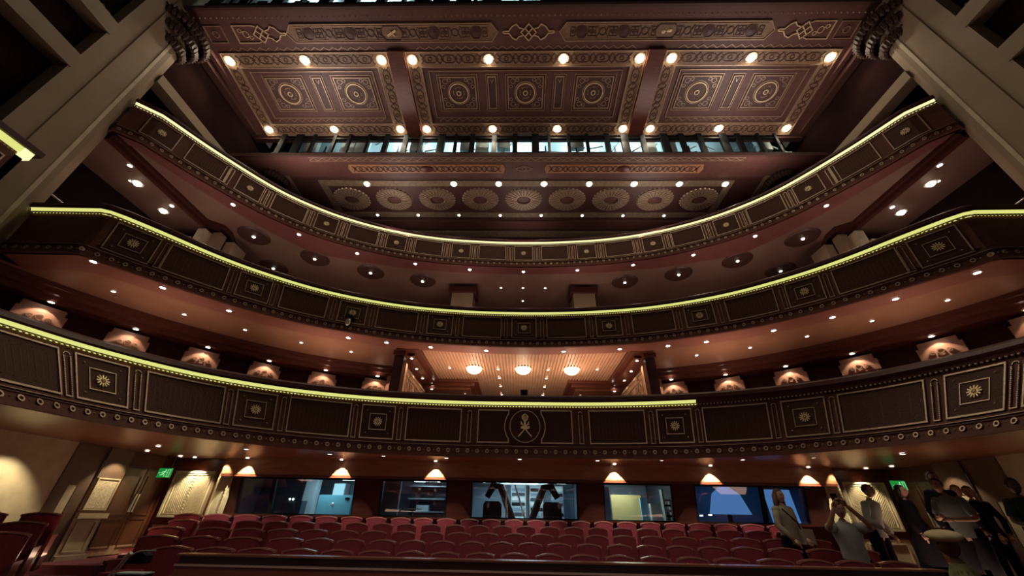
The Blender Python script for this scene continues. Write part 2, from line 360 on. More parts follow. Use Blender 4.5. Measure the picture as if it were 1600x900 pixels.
h2 = [(0, 11.13), (1.9, 11.04), (3.7, 10.75), (5.2, 10.25), (6.45, 9.6), (7.6, 8.7), (8.35, 7.9), (9.0, 7.0), (9.5, 6.35)]
h2b = [(0, 11.2), (1.9, 11.08), (3.68, 10.75), (5.15, 10.22), (6.4, 9.6), (7.5, 8.75), (8.3, 7.95), (9.05, 7.05), (9.55, 6.4)]
F2 = Front(h2, h2b, 4.65, 5.8, [(9.62, 6.22), (11.35, 6.18)])
h3 = [(x * 1.094, y * 1.094) for x, y in [(0, 11.45), (1.6, 11.38), (3.2, 11.2), (4.8, 10.8), (6.2, 10.2), (7.3, 9.5), (8.25, 8.6), (9.2, 7.2), (9.85, 6.0)]]
F3 = Front(h3, h3, 8.75, 9.9, [(11.25, 6.15)])

def sweep(F, s0, s1, prof, st=.22):
    """prof: list of (v, n) pairs; returns loft rows"""
    return [[F(s, v, n) for v, n in prof] for s in F.srange(s0, s1, st)]
def balcony(F, label, ledm, led_end, squares, wides, pilz, sqw, wdw, detail=True, rail_open=False):
    R = empty('balcony', (0, F.t[len(F.t) // 2].y, F.z0), label, 'balcony', 'curved auditorium balconies')
    o = R.location
    G = lambda s, v, n: tuple(Vector(F(s, v, n)) - o)
    def sw(s0, s1, prof): return [[G(s, v, n) for v, n in prof] for s in F.srange(s0, s1, .2)]
    H = F.z1 - F.z0; L = F.L
    MB().loft(sw(-L, L, [(0, -.12), (0, .0), (.93, .0), (.93, -.12)])).build('parapet', WOODF, R)
    b = MB(); b.loft(sw(-L, L, [(1.0, .02), (1.0, .125), (1.03, .155), (1.10, .15), (1.14, .10), (1.145, .0), (1.145, -.28), (.93, -.28), (.93, -.12), (.93, 0)])); b.build('handrail', MAHOD, R, smooth=False)
    e = led_end if led_end is not None else L - .02
    MB().loft(sw(-L + .02, e, [(1.0, .11), (.985, .085), (.965, .07), (.948, .062)])).build('light_strip', ledm, R, smooth=True)
    MB().loft(sw(-L + .02, e, [(.934, .03), (.916, .03)])).build('backlit_bead_strip', ledm, R)
    if led_end is not None: MB().loft(sw(e, L, [(1.0, .11), (.985, .085), (.97, .07), (.953, .065)])).build('unlit_strip', WOODF, R, smooth=True)
    b = MB(); s = -L + .05
    while s < L - .05:
        b.dome(s, .925, .024, .04, G, n=6, base=.033, rings=2, ry=.02 / H); s += .075
    b.build('bead_moulding', BEADM, R, kind='stuff')
    b = MB()
    for v, n, hh in ((.185, .03, .018), (.0, .05, .03), (.145, .02, .008)):
        b.box(-L, L, v - hh, v + hh, -.02, n, G, cut=.2)
    b.build('base_mouldings', WOODF, R)
    MB().box(-L, L, .936, .95, -.02, .06, G, cut=.2).build('bead_cornice_fillet', WOODF, R)
    MB().box(-L, L, .172, .178, .0, .036, G, cut=.2).build('gilt_line', GILT, R)
    b = MB(); s = -L + .1; k = 0
    while s < L - .1:
        if k % 2 == 0:
            b.ring(s, .085, .036, .018, .03, G, n=8, ry=.036 / H); b.dome(s, .085, .014, .035, G, n=5, rings=1, ry=.014 / H)
        else: b.dome(s, .085, .02, .025, G, n=4, rings=1, ry=.02 / H)
        s += .118; k += 1
    b.build('rosette_band', GILT, R, kind='stuff')
    v0, v1 = .24, .85
    def nm(p): return R
    for c in squares:
        p = MB().box(c - sqw / 2, c + sqw / 2, v0, v1, -.01, .012, G, cut=.25).build('square_panel', WOODP, R)
        b = MB(); b.rect(c - sqw / 2, c + sqw / 2, v0, v1, .024, .035, G, cut=.25)
        if detail:
            a = sqw * .25; vm = (v0 + v1) / 2; bv = (v1 - v0) * .24
            b.rect(c - a, c + a, vm - bv, vm + bv, .014, .028, G)
            for sx in (-1, 1):
                for sy in (-1, 1): b.dome(c + sx * sqw * .34, vm + sy * (v1 - v0) * .34, .022, .035, G, n=6, ry=.022 / H)
        b.build('gilt_frame', GILT, p)
        b = MB(); vm = (v0 + v1) / 2; rr_ = sqw * .13
        for k in range(12):
            t = 2 * math.pi * k / 12; c0, s0 = math.cos(t), math.sin(t)
            b.ribbon([(c + c0 * rr_ * .35, vm + s0 * rr_ * .35 / H), (c + c0 * rr_, vm + s0 * rr_ / H)], .018, .04, G)
        b.dome(c, vm, rr_ * .28, .06, G, n=8, ry=rr_ * .28 / H); b.build('rosette', GILTB, p)
    for c in wides:
        p = MB().box(c - wdw / 2, c + wdw / 2, v0, v1, -.01, .012, G, cut=.25).build('wide_panel', WOODP, R)
        b = MB(); b.rect(c - wdw / 2, c + wdw / 2, v0, v1, .024, .035, G, cut=.25)
        b.build('gilt_frame', GILT, p)
        b = MB(); nn = 8
        for k in range(nn):
            for vv in (v0 + .09, v1 - .09): b.dome(c + (k - (nn - 1) / 2) * wdw / (nn + 2), vv, .014, .028, G, n=5, rings=1, ry=.014 / H)
        for k in range(13): b.ribbon([(c + (k - 6) * wdw / 15, v0 + .13), (c + (k - 6) * wdw / 15, v1 - .13)], .012, .014, G)
        b.build('carved_ribs', WOODF, p)
    for c in pilz:
        b = MB()
        for d in (-.045, .045):
            k = 0; vv = v0
            if detail:
                while vv < v1 - .07: b.box(c + d - .009, c + d + .009, vv, vv + .016, 0, .032, G); vv += .026
            else: b.box(c + d - .01, c + d + .01, v0, v1 - .04, 0, .03, G)
        b.box(c - .055, c + .055, v0 - .012, v0 + .005, 0, .03, G)
        b.ring(c, v1 - .05, .045, .012, .02, G, n=8, a0=0, a1=math.pi, ry=.045 / H)
        b.build('pilaster_strip', GILT, R)
    return R, G
sq1 = [s * x for x in (3.62, 6.28, 8.94, 11.6) for s in (-1, 1)]; wd1 = [s * x for x in (2.26, 4.94, 7.58, 10.24) for s in (-1, 1)]
pl1 = [s * x for x in (1.38, 3.09, 4.16, 5.74, 6.8, 8.4, 9.45, 11.05, 12.1) for s in (-1, 1)]
B1, G1 = balcony(F1, 'lowest curved balcony with the round emblem, its light strip stopping right of centre', EM_LED, 4.15, sq1, wd1, pl1, .78, 1.34)
sq2 = [0] + [s * x for x in (2.77, 5.5, 8.2, 10.75) for s in (-1, 1)]; wd2 = [s * x for x in (1.39, 4.14, 6.88, 9.5) for s in (-1, 1)]
pl2 = [s * x for x in (.6, 2.2, 3.34, 4.92, 6.07, 7.7, 8.72, 10.2) for s in (-1, 1)]
B2, G2 = balcony(F2, 'middle curved balcony, its light strip kinking to straight ends at both columns', EM_LED, None, sq2, wd2, pl2, .8, 1.26)
sq3 = [0] + [s * x for x in (2.62, 5.26, 7.9, 10.5, 13.0) for s in (-1, 1)]; wd3 = [s * x for x in (1.31, 3.95, 6.55, 9.2, 11.75) for s in (-1, 1)]
pl3 = [s * (x + d) for x in (.57, 2.04, 3.2, 4.67, 5.84, 7.3, 8.5, 9.95, 11.2) for d in (-.07, .07) for s in (-1, 1)]
B3, G3 = balcony(F3, 'uppermost curved balcony with the palest light strip, just under the medallion ceiling', EM_LED2, None, sq3, wd3, pl3, .76, 1.1, detail=False)

# emblem panel on balcony 1
ep = MB(); ep.box(-1.16, 1.16, .24, .85, -.01, .012, G1, cut=.2); EPo = ep.build('emblem_panel', WOODP, B1)
H1 = F1.z1 - F1.z0
b = MB(); rad = .5; a0 = math.asin(.28 / .5)
for sx in (-1, 1):
    pts = [(sx * .40, .24), (sx * 1.16, .24), (sx * 1.16, .85), (sx * .40, .85)]
    n = 12; arc = []
    for i in range(n + 1):
        t = -.62 + 1.24 * i / n; arc.append((sx * .5 * math.cos(t) , .545 + .5 * math.sin(-t) / H1))
    b.ribbon(pts + arc, .024, .035, G1, closed=True, cut=.3)
b.build('gilt_frame', GILT, EPo)
b = MB(); b.cyl((0, 0), .43, 0, .05, 32, lambda u, v, n: G1(u, .545 + v / H1, n)); D = b.build('emblem_disc', WOODP, B1)
E1 = lambda u, v, n: G1(u, .545 + v / H1, n + .05)
MB().ring(0, 0, .37, .016, .02, E1, n=36).build('disc_ring', GILT, D)
b = MB()
b.ring(0, .20, .075, .02, .04, E1, n=14, ry=.065); b.dome(0, .20, .06, .05, E1, n=10, ry=.05); b.dome(0, .285, .018, .03, E1, n=6)  # crown
for d in (-1, 1): b.ribbon([(d * .02, .14), (d * .06, .20), (d * .03, .26)], .012, .06, E1)
b.ribbon([(-.05, .13), (.05, .13)], .02, .05, E1)
b.ribbon([(0, .13), (0, .02), (.02, -.05)], .045, .05, E1)  # dagger hilt and sheath
b.ribbon([(-.10, -.03), (-.03, -.055), (.05, -.05), (.11, -.02)], .05, .055, E1)
for d in (-1, 1):
    b.ribbon([(d * -.16, -.24), (d * -.05, -.12), (d * .03, -.02), (d * .075, .06), (d * .10, .10)], .022, .04, E1)  # crossed swords
    b.ribbon([(d * .04, .03), (d * .11, .045)], .016, .05, E1)
b.build('crown_and_crossed_swords', GILTB, D)

# ================================================================ soffits and interiors
def clip_out(p, c, bxx, byy):
    d = Vector((p.x - c[0], p.y - c[1])); t = 1e9
    if abs(d.x) > 1e-6: t = min(t, (bxx - c[0] * math.copysign(1, d.x)) / abs(d.x))
    if d.y > 1e-6: t = min(t, (byy - c[1]) / d.y)
    return Vector((c[0] + d.x * t, c[1] + d.y * t))
# tier 1 soffit over the stalls
rows = []
for s in F1.srange(-F1.L, F1.L, .2):
    p = Vector(F1(s, 0, -.02)[:2]); q = clip_out(p, (0, 1.0), 10.0, 11.52)
    if q.length < p.length: q = p * 1.02
    rows.append([(p.x, p.y, 1.19), (p.lerp(q, .28).x, p.lerp(q, .28).y, 1.19), (p.lerp(q, .3).x, p.lerp(q, .3).y, 1.23), (q.x, q.y, 1.23)])
MB().loft([[tuple(Vector(x) - B1.location) for x in r] for r in rows]).build('soffit', SOF1, B1)
# slab top of tier 1 (floor of the first balcony)
C2h = [(0, 13.6), (2.5, 13.6), (4.7, 13.35), (6.9, 12.5), (8.5, 11.45), (9.8, 10.2), (10.8, 8.9), (11.6, 7.4), (12.2, 5.6)]
C2 = catmull(mirror(C2h), 5)
def resamp(n, curve):
    S = [0]
    for i in range(1, len(curve)): S.append(S[-1] + (curve[i] - curve[i - 1]).length)
    out = []
    for k in range(n):
        t = S[-1] * k / (n - 1); i = 0
        while i < len(S) - 2 and S[i + 1] < t: i += 1
        out.append(curve[i].lerp(curve[i + 1], (t - S[i]) / (S[i + 1] - S[i])))
    return out
NN = 81
def off(p, d, c=(0, 3)): v = (p - Vector(c)).normalized(); return p + v * d
c2 = resamp(NN, C2); f1t = [Vector(F1(s, 1, 0)[:2]) for s in [-F1.L + 2 * F1.L * i / (NN - 1) for i in range(NN)]]
b = MB(); b.loft([[(a.x, a.y, 1.45), (*off(c, 1.2), 1.8)] for a, c in zip(f1t, c2)]); 
MB().loft([[tuple(Vector(x) - B1.location) for x in ((a.x, a.y, 1.45), (*off(c, 1.2), 1.8))] for a, c in zip(f1t, c2)]).build('balcony_floor', CARP, B1)
# tier 2 soffit: pink band, ochre field, dark crown, wall
f2b = [Vector(F2(s, 0, -.02)[:2]) for s in [-F2.L + 2 * F2.L * i / (NN - 1) for i in range(NN)]]
bandh = [(0, 11.9), (2.0, 11.8), (4.1, 11.45), (6.0, 10.75), (7.6, 9.75), (8.8, 8.6), (9.45, 7.8), (10.2, 7.0), (11.6, 6.9)]
bd = resamp(NN, catmull(mirror(bandh), 5))
def sub(vs, o): return [tuple(Vector(x) - o) for x in vs]
MB().loft([sub([(a.x, a.y, 4.65), (c.x, c.y, 4.65), (c.x, c.y, 4.68)], B2.location) for a, c in zip(f2b, bd)]).build('pink_soffit_band', SOF2P, B2)
for sgn in (-1, 1):
    sel = [i for i in range(NN) if sgn * c2[i].x > 4.15]
    if sgn < 0: edge = (bd[sel[-1] + 1], c2[sel[-1] + 1])
    else: edge = (bd[sel[0] - 1], c2[sel[0] - 1])
    MB().loft([sub([(bd[i].x, bd[i].y, 4.68), (c2[i].x, c2[i].y, 4.68)], B2.location) for i in sel]).build('ochre_soffit_field', SOF2O, B2)
    prof = lambda c: [(c.x, c.y, 4.68), (*off(c, .03), 4.58), (*off(c, .10), 4.56), (*off(c, .14), 4.46), (*off(c, .24), 4.44), (*off(c, .28), 4.32), (*off(c, .95), 4.32), (*off(c, .95), 4.26), (*off(c, 1.0), 4.2)]
    MB().loft([sub(prof(c2[i]), B2.location) for i in sel]).build('crown_moulding', MAHOG, B2)
    w_ = MB().loft([[(*off(c2[i], .85), 4.32), (*off(c2[i], .85), 1.6)] for i in sel]).build('wall_box_' + ('left' if sgn < 0 else 'right'), MAHOD); struct(w_)
# lit pilasters of tier 1
pil = [(11.75, 7.85), (11.0, 9.4), (9.87, 10.7), (8.6, 11.85), (7.07, 12.75), (5.4, 13.35)]
pp = None; names = ['nearest the column', 'second from the column', 'third from the column', 'fourth from the column', 'second from the royal box', 'nearest the royal box']
for sgn, sd in ((-1, 'left'), (1, 'right')):
    for k, (x, y) in enumerate(pil):
        v = (Vector((x, y)) - Vector((0, 3))).normalized(); rz = math.atan2(-sgn * v.x, v.y)
        pos = Vector((sgn * x, y)) + Vector((sgn * v.x, v.y)) * .22
        if pp is None:
            pp = empty('box_pilaster', (0, 0, 0), '', 'pilaster', 'lit pilasters between the first balcony boxes')
            m2 = lambda u, v, n: (u, -n, v)
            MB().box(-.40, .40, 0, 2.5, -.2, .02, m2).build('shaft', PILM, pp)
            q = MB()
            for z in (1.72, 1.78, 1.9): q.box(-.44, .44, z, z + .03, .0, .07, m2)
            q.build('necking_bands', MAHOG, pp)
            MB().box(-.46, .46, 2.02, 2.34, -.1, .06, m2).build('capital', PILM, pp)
            q = MB(); q.ring(0, 2.18, .07, .02, .03, m2, n=10, base=.08)
            for d in (-1, 1): q.ring(d * .17, 2.16, .05, .02, .03, m2, n=8, base=.08)
            q.build('scrolls', GILT, pp); q = MB(); q.ribbon([(-.3, 1.62), (-.3, 1.68), (.3, 1.68), (.3, 1.62)], .03, .03, m2, base=.02); q.ring(0, 1.46, .13, .03, .04, m2, n=10, base=.02, a0=0, a1=math.pi)
            q.build('arched_panel_frame', GILT, pp); cur_ = pp
        else: cur_ = copy_tree(pp)
        cur_.location = (pos.x, pos.y, 1.75); cur_.rotation_euler = (0, 0, rz)
        cur_['label'] = 'spotlit timber pilaster above the lowest balcony, %s side, %s' % (sd, names[k])
# royal box ceiling and walls
RB = empty('royal_box', (0, 15, 1.8), 'royal box above the lowest balcony with ribbed timber ceiling and carved side screens', 'box')
def rb(name, *a): 
    x0, x1, y0, y1, z0, z1, m = a; return bx(name, x0, x1, y0 - 15, y1 - 15, z0 - 1.8, z1 - 1.8, m, RB)
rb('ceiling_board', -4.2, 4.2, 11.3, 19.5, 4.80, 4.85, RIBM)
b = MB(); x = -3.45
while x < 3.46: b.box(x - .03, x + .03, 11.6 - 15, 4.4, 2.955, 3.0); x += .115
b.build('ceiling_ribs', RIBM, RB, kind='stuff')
for s in (-1, 1):
    sd = 'left' if s < 0 else 'right'
    def rs(name, x0, x1, *a): 
        xa, xb = sorted((s * x0, s * x1)); return rb(name, xa, xb, *a)
    rs('side_border', 3.5, 4.25, 11.5, 15.0, 4.64, 4.8, MAHOG); rs('side_border_step', 3.72, 4.25, 11.9, 15.1, 4.56, 4.66, MAHOG)
    for k in range(2): rs('cove_step', 1.85 + .16 * k, 4.25, 15.0 + .16 * k, 19, 4.64 - .12 * k, 4.8 - .12 * k, MAHOG)
    rs('cove_soffit', 2.2, 4.25, 15.4, 17.6, 4.44, 4.52, SOF1)
    rs('side_wall', 4.2, 4.35, 12.0, 19, 2.0, 4.6, MAHOG); rs('back_wall', 1.9, 4.25, 17.6, 17.8, 2, 4.5, MAHOG)
    sc = rs('carved_screen', 4.08, 4.2, 12.2, 15.2, 2.0, 4.3, RIBM)
    q = MB(); ms = lambda u, v, n: (s * (4.08 - n), u - 15, v - 1.8)
    random.seed(3)
    for k in range(60):
        u0 = 12.45 + random.random() * 2.5; v0 = 2.6 + random.random() * 1.5; q.ring(u0, v0, .08 + .08 * random.random(), .03, .03, ms, n=8)
    q.rect(12.3, 15.1, 2.1, 4.25, .07, .06, ms); q.rect(12.5, 14.9, 2.3, 4.05, .03, .05, ms); q.build('carving', GILT, sc)
    po = rs('post', 4.0, 4.32, 11.7, 12.0, 1.6, 4.5, MAHOD); rs('post_capital', 3.95, 4.37, 11.65, 12.05, 4.5, 4.66, MAHOG)
    rs('lit_jamb', 3.98, 4.06, 12.0, 12.2, 1.6, 4.35, RIBM)
    rs('outer_pier', 4.4, 5.02, 13.3, 13.6, 1.6, 4.3, RIBM); light('SPOT', (s * 4.7, 12.9, 4.2), 14, (1, .72, .5), .03, (0, .5, -1), 1.8, .5, name='pier_fill')  # spot without a fitting, added to brighten the outer pier
rb('back_wall', -1.9, 1.9, 19.3, 19.5, 2, 4.8, MAHOG)
BR = None
for k, x in enumerate((-1.87, 0, 1.84)):
    if BR is None:
        BR = empty('bowl_light', (0, 0, 0), '', 'ceiling light', 'bowl lights in the royal box')
        MB().cyl((0, 0), .33, -.05, 0, 20, r1=.25).build('rim', GILTB, BR)
        q = MB(); q.dome(0, 0, .29, -.2, n=16, base=-.05, rings=4); q.build('glass_bowl', mat('bowl_glow', (1, .9, .7), emit=(1, .84, .58), es=6), BR, smooth=True)
        q = MB()
        for i in range(8): t = i * math.pi / 4; pass
        MB().dome(0, 0, .035, -.05, base=-.24).build('finial', GILTB, BR); o = BR
    else: o = copy_tree(BR)
    o.location = (x, 13.65, 4.795); o['label'] = ['left', 'middle', 'right'][k] + ' glowing glass bowl light on the royal box ceiling'
    light('POINT', (x, 13.65, 4.2), 14, (1, .74, .5), .12)

# tier 2 floor and tier 3 soffit
f2t = [Vector(F2(s, 1, 0)[:2]) for s in [-F2.L + 2 * F2.L * i / (NN - 1) for i in range(NN)]]
f3b = [Vector(F3(s, 0, -.02)[:2]) for s in [-F3.L + 2 * F3.L * i / (NN - 1) for i in range(NN)]]
out = [clip_out(p, (0, 3.5), 13.3, 16.4) for p in f2t]; out3 = [clip_out(p, (0, 3.5), 13.3, 16.4) for p in f3b]
MB().loft([sub([(a.x, a.y, 4.95), (q.x, q.y, 5.3)], B2.location) for a, q in zip(f2t, out)]).build('balcony_floor', CARP, B2)
MB().loft([sub([(a.x, a.y, 8.75), (a.lerp(q, .16).x, a.lerp(q, .16).y, 8.75), (a.lerp(q, .165).x, a.lerp(q, .165).y, 8.79)], B3.location) for a, q in zip(f3b, out3)]).build('red_soffit_band', SOF3R, B3)
MB().loft([sub([(a.lerp(q, .16).x, a.lerp(q, .16).y, 8.79), (q.x, q.y, 8.79)], B3.location) for a, q in zip(f3b, out3)]).build('soffit_field', SOF3, B3)
MB().loft([sub([(a.x, a.y, 9.05), (q.x, q.y, 9.35)], B3.location) for a, q in zip([Vector(F3(s, 1, 0)[:2]) for s in [-F3.L + 2 * F3.L * i / (NN - 1) for i in range(NN)]], out3)]).build('balcony_floor', CARP, B3)
struct(bx('wall_rear', -13.6, 13.6, 16.45, 16.6, 5.0, 13, MAHOD))
struct(bx('wall_rear_lower', -13.6, 13.6, 19.6, 19.8, 1, 5, MAHOD))
for s, sd in ((-1, 'left'), (1, 'right')):
    def sb(name, x0, x1, *a, parent=None):
        xa, xb = sorted((s * x0, s * x1)); y0, y1, z0, z1, m = a; return bx(name, xa, xb, y0, y1, z0, z1, m, parent)
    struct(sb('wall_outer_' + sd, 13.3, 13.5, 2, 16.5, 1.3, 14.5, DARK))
    struct(sb('trim_%d' % (3 if s < 0 else 4), 11.35, 11.5, 6.3, 9.9, 8.55, 8.79, MAHOD)); struct(sb('trim_%d' % (5 if s < 0 else 6), 11.25, 11.6, 6.3, 9.9, 8.68, 8.79, MAHOD))
    q = MB(); q.ribbon([(s * 11.42, 9.8), (s * 10.95, 10.15), (s * 10.95, 10.5), (s * 11.25, 11.2), (s * 12.5, 12.2)], .2, .22, base=8.57); struct(q.build('trim_%d' % (7 if s < 0 else 8), MAHOD))
    e = empty('stepped_pier', (s * 11.4, 10.3, 5), 'stepped beige pier at the %s end of the middle balcony' % sd, 'pier', 'beige piers in the middle balcony')
    def eb(name, x0, x1, y0, y1, z0, z1, m):
        xa, xb = sorted((s * (x0 - 11.4), s * (x1 - 11.4))); return bx(name, xa, xb, y0 - 10.3, y1 - 10.3, z0 - 5, z1 - 5, m, e)
    eb('inner_face', 11.0, 11.3, 10.25, 10.55, 5, 8.57, BEIGE); eb('middle_face', 11.32, 11.6, 9.95, 10.3, 5, 8.5, CREAM); eb('outer_face', 11.65, 12.35, 9.9, 10.1, 5, 8.1, CREAM); eb('diagonal_face', 10.7, 11.0, 10.6, 11.3, 5, 8.4, BEIGE)
    e = empty('square_pier', (s * 2.67, 14.1, 5), 'square beige pier behind the middle balcony, %s of centre' % sd, 'pier', 'beige piers in the middle balcony')
    bx('shaft', -.47, .47, -.1, .7, 0, 3.32, BEIGE, e); bx('dark_lintel', -.6, .6, -.2, .8, 3.34, 3.6, MAHOD, e)
    # glass rail on upper aisle
    q = MB(); q.tube([(s * 12.2, 5.9, 6.9), (s * 11.6, 7.9, 6.35)], .02); tag(q.build('stair_handrail', STEEL), 'thin shiny stair handrail behind the %s column' % sd, 'handrail', 'stair handrails')
    q = MB(); q.tube([F2(s * 5.0, 1.3, -.3), F2(s * 6.3, 1.3, -.3), F2(s * 7.1, 1.3, -.3)], .018)
    for t in (5.0, 5.7, 6.4, 7.1): q.tube([F2(s * t, 1.05, -.3), F2(s * t, 1.3, -.3)], .01)
    tag(q.build('guard_rail', STEEL), 'short shiny guard rail on top of the middle balcony, %s half' % sd, 'handrail', 'balcony guard rails')
    q = MB(); q.tube([F3(s * (4.3 + .3 * k), 1.26, -.3) for k in range(4)], .016)
    for t in (4.3, 5.2): q.tube([F3(s * t, 1.05, -.3), F3(s * t, 1.26, -.3)], .01)
    tag(q.build('guard_rail', STEEL), 'short shiny guard rail on top of the uppermost balcony, %s half' % sd, 'handrail', 'balcony guard rails')
    q = MB(); q.tube([F3(s * (9.6 + .35 * k), 1.22, -.2) for k in range(7)], .014)
    for t in (9.6, 10.65, 11.7): q.tube([F3(s * t, 1.05, -.2), F3(s * t, 1.22, -.2)], .01)
    tag(q.build('guard_rail', STEEL), 'thin guard rail beside the %s column on the uppermost balcony' % sd, 'handrail', 'balcony guard rails')

# ================================================================ columns and upper side walls
for s, sd in ((-1, 'left'), (1, 'right')):
    e = empty('column', (s * 11.75, 5.5, -1.5), 'huge plain beige column at the %s edge rising past all balconies' % sd, 'column', 'proscenium columns')
    q = MB(); poly = [(-.42, -.75), (-.42, -.30), (-.45, -.28), (-.45, .52), (-.33, .75), (.5, .75), (.5, -.75)]
    q.prism([(s * -a * -1, b_) for a, b_ in poly], 0, 17.0); q.build('shaft', BEIGE, e)
    q = MB(); q.prism([(s * a, b_) for a, b_ in [(-.47, .30), (-.47, .38), (-.44, .4), (-.44, .28)]], 0, 17); q.build('arris_bead', CREAM, e)
    # corbel (stalactite bracket) at column head
    c = empty('corbel_bracket', (s * 11.6, 5.95, 12.2), 'dark carved stalactite bracket at the head of the %s column' % sd, 'bracket', 'carved corbel brackets')
    random.seed(11)
    for k in range(4):
        q = MB(); r0 = .2 + .17 * k; z = .1 + .42 * k
        n = 9 + 3 * k
        for i in range(n):
            t = math.pi * (i + .5) / n - math.pi / 2; cx = -s * r0 * math.cos(t); cy = r0 * 1.15 * math.sin(t)
            q.dome(cx, cy, .11, -.24, base=z, n=6, rings=2); q.dome(cx * .8, cy * .8, .09, -.16, base=z + .16, n=6, rings=2)
            q.ribbon([(cx - .1, cy - .1), (cx, cy + .12), (cx + .1, cy - .1)], .03, .06, base=z)
        q.cyl((0, 0), r0 + .1, z, z + .1, 12); q.build('tier', CORB, c)
    MB().box(-.25, .25, -.1, .1, -.1, .08).build('foot_block', GILT, c)
    MB().box(-.09, .09, -.36, -.30, -.30, -.02).build('gold_leaf', mat('gold_leaf_glow_' + sd, (.9, .6, .3), .3, .6, emit=(1, .55, .22), es=.5), c)  # leaf is no lamp; its bright gleam is put in as emission
    # second corbel at medallion ceiling
    c2_ = copy_tree(c); c2_.location = (s * 10.6, 10.9, 10.9); c2_['label'] = 'dark carved stalactite bracket below the medallion ceiling, %s side' % sd
    # beams
    def sb(name, x0, x1, *a):
        xa, xb = sorted((s * x0, s * x1)); y0, y1, z0, z1, m = a; return bx(name, xa, xb, y0, y1, z0, z1, m)
    tag(sb('side_beam', 11.3, 11.7, -1, 4.8, 9.28, 9.75, BEIGE), 'lower beige beam running from the %s column towards the stage' % sd, 'beam', 'beige side beams')
    tag(sb('side_beam', 11.3, 11.7, -1, 4.8, 10.92, 11.4, BEIGE), 'upper beige beam running from the %s column towards the stage' % sd, 'beam', 'beige side beams')
    tag(sb('side_beam', 11.3, 11.7, 6.2, 10.4, 11.15, 11.5, BEIGE), 'beige beam behind the %s column above the uppermost balcony' % sd, 'beam', 'beige side beams')
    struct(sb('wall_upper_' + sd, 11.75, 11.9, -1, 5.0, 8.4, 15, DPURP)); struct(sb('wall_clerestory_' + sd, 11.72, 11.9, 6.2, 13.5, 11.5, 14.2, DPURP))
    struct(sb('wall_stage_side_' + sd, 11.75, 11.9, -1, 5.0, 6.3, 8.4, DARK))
    q = MB()
    for k in range(34):
        y = -1 + k * .17; q.dome(y, 11.75, .06, .12, lambda u, v, n: (s * (11.72 - n), u, v), n=6)
    for k in range(28):
        y = 6.25 + k * .155; q.dome(y, 11.68, .06, .14, lambda u, v, n: (s * (11.72 - n), u, v), n=6)
    tag(q.build('bead_cornice', BAND2), 'row of carved pale beads along the top of the %s side beams' % sd, 'cornice', 'beaded side cornices', 'stuff')
    sf = lambda name, x0, x1, *a: sb(name, x0, x1, *a)
    # ceiling edge frame along Y
    struct(sb('trim_%d' % (9 if s < 0 else 10), 11.45, 11.75, 5.5, 10.3, 13.7, 13.95, CEILD))
    struct(sb('trim_%d' % (11 if s < 0 else 12), 11.2, 11.35, 5.5, 10.3, 13.85, 14.0, CEIL))
    # stage-side box with its own lit rail
    e = empty('proscenium_box', (s * 9.7, 3.0, 4.6), 'small box balcony with a lit rail on the stage side of the left column', 'balcony', 'proscenium boxes') if s < 0 else None
    if e:
        mpb = lambda u, v, n: (n * 1.0, u - 3.0, v - 4.6)
        fr = MB().box(-.5, 4.62, 4.62, 5.72, -.15, 0, mpb).build('parapet', WOODF, e)
        MB().box(-.5, 4.6, 5.72, 5.83, -.02, .07, mpb).build('light_strip', EM_LED, e)
        MB().box(4.5, 4.66, 5.66, 5.83, -.05, .08, mpb).build('light_strip_end', EM_LED2, e)
        MB().box(-.5, 4.75, 5.83, 5.95, -.3, .12, mpb).build('handrail', MAHOD, e)
        q = MB()
        for k in range(80): q.dome(-.4 + k * .062, 5.68, .022, .03, mpb, n=5, rings=1)
        q.build('bead_moulding', GILT, e, kind='stuff')
        q = MB(); q.rect(.3, 1.7, 4.9, 5.5, .025, .03, mpb); q.rect(2.1, 2.9, 4.9, 5.5, .025, .03, mpb); q.rect(3.2, 4.4, 4.9, 5.5, .025, .03, mpb); q.build('gilt_frames', GILT, e)
        bx('end_wall', -2.0, 0, 1.5, 1.62, 0, 1.1, WOODF, e); bx('box_floor', -2.0, 0, -3.5, 1.62, -.05, .05, MAHOD, e)

# ================================================================ CEILING section 1 (three coffers)
def z1(y): return 14 - .087 * (y - 7)
def C1(u, v, n): return (u, v, z1(v) - n)
CE = empty('coffered_ceiling', (0, 7.8, 14), 'great red-brown ceiling of three coffers edged in stencilled gold bands', 'ceiling')
def lm(fn, o): return lambda u, v, n: tuple(Vector(fn(u, v, n)) - o.location)
K = lm(C1, CE)
MB().box(-11.7, 11.7, 5.5, 10.25, -.12, 0, K).build('ceiling_board', CEIL, CE)
MB().box(-11.7, 11.7, 5.42, 5.5, -.12, .06, K).build('front_edge', CEILD, CE)
q = MB(); 
for k in range(120): q.dome(-11.2 + k * .19, 5.72, .035, .04, K, n=6, rings=1)
q.build('bead_row', GILT, CE, kind='stuff')
q = MB(); q.box(-11.6, 11.6, 10.05, 10.25, 0, .12, K); q.box(-11.6, 11.6, 9.93, 10.05, 0, .06, K); q.build('rear_edge', CEILD, CE)
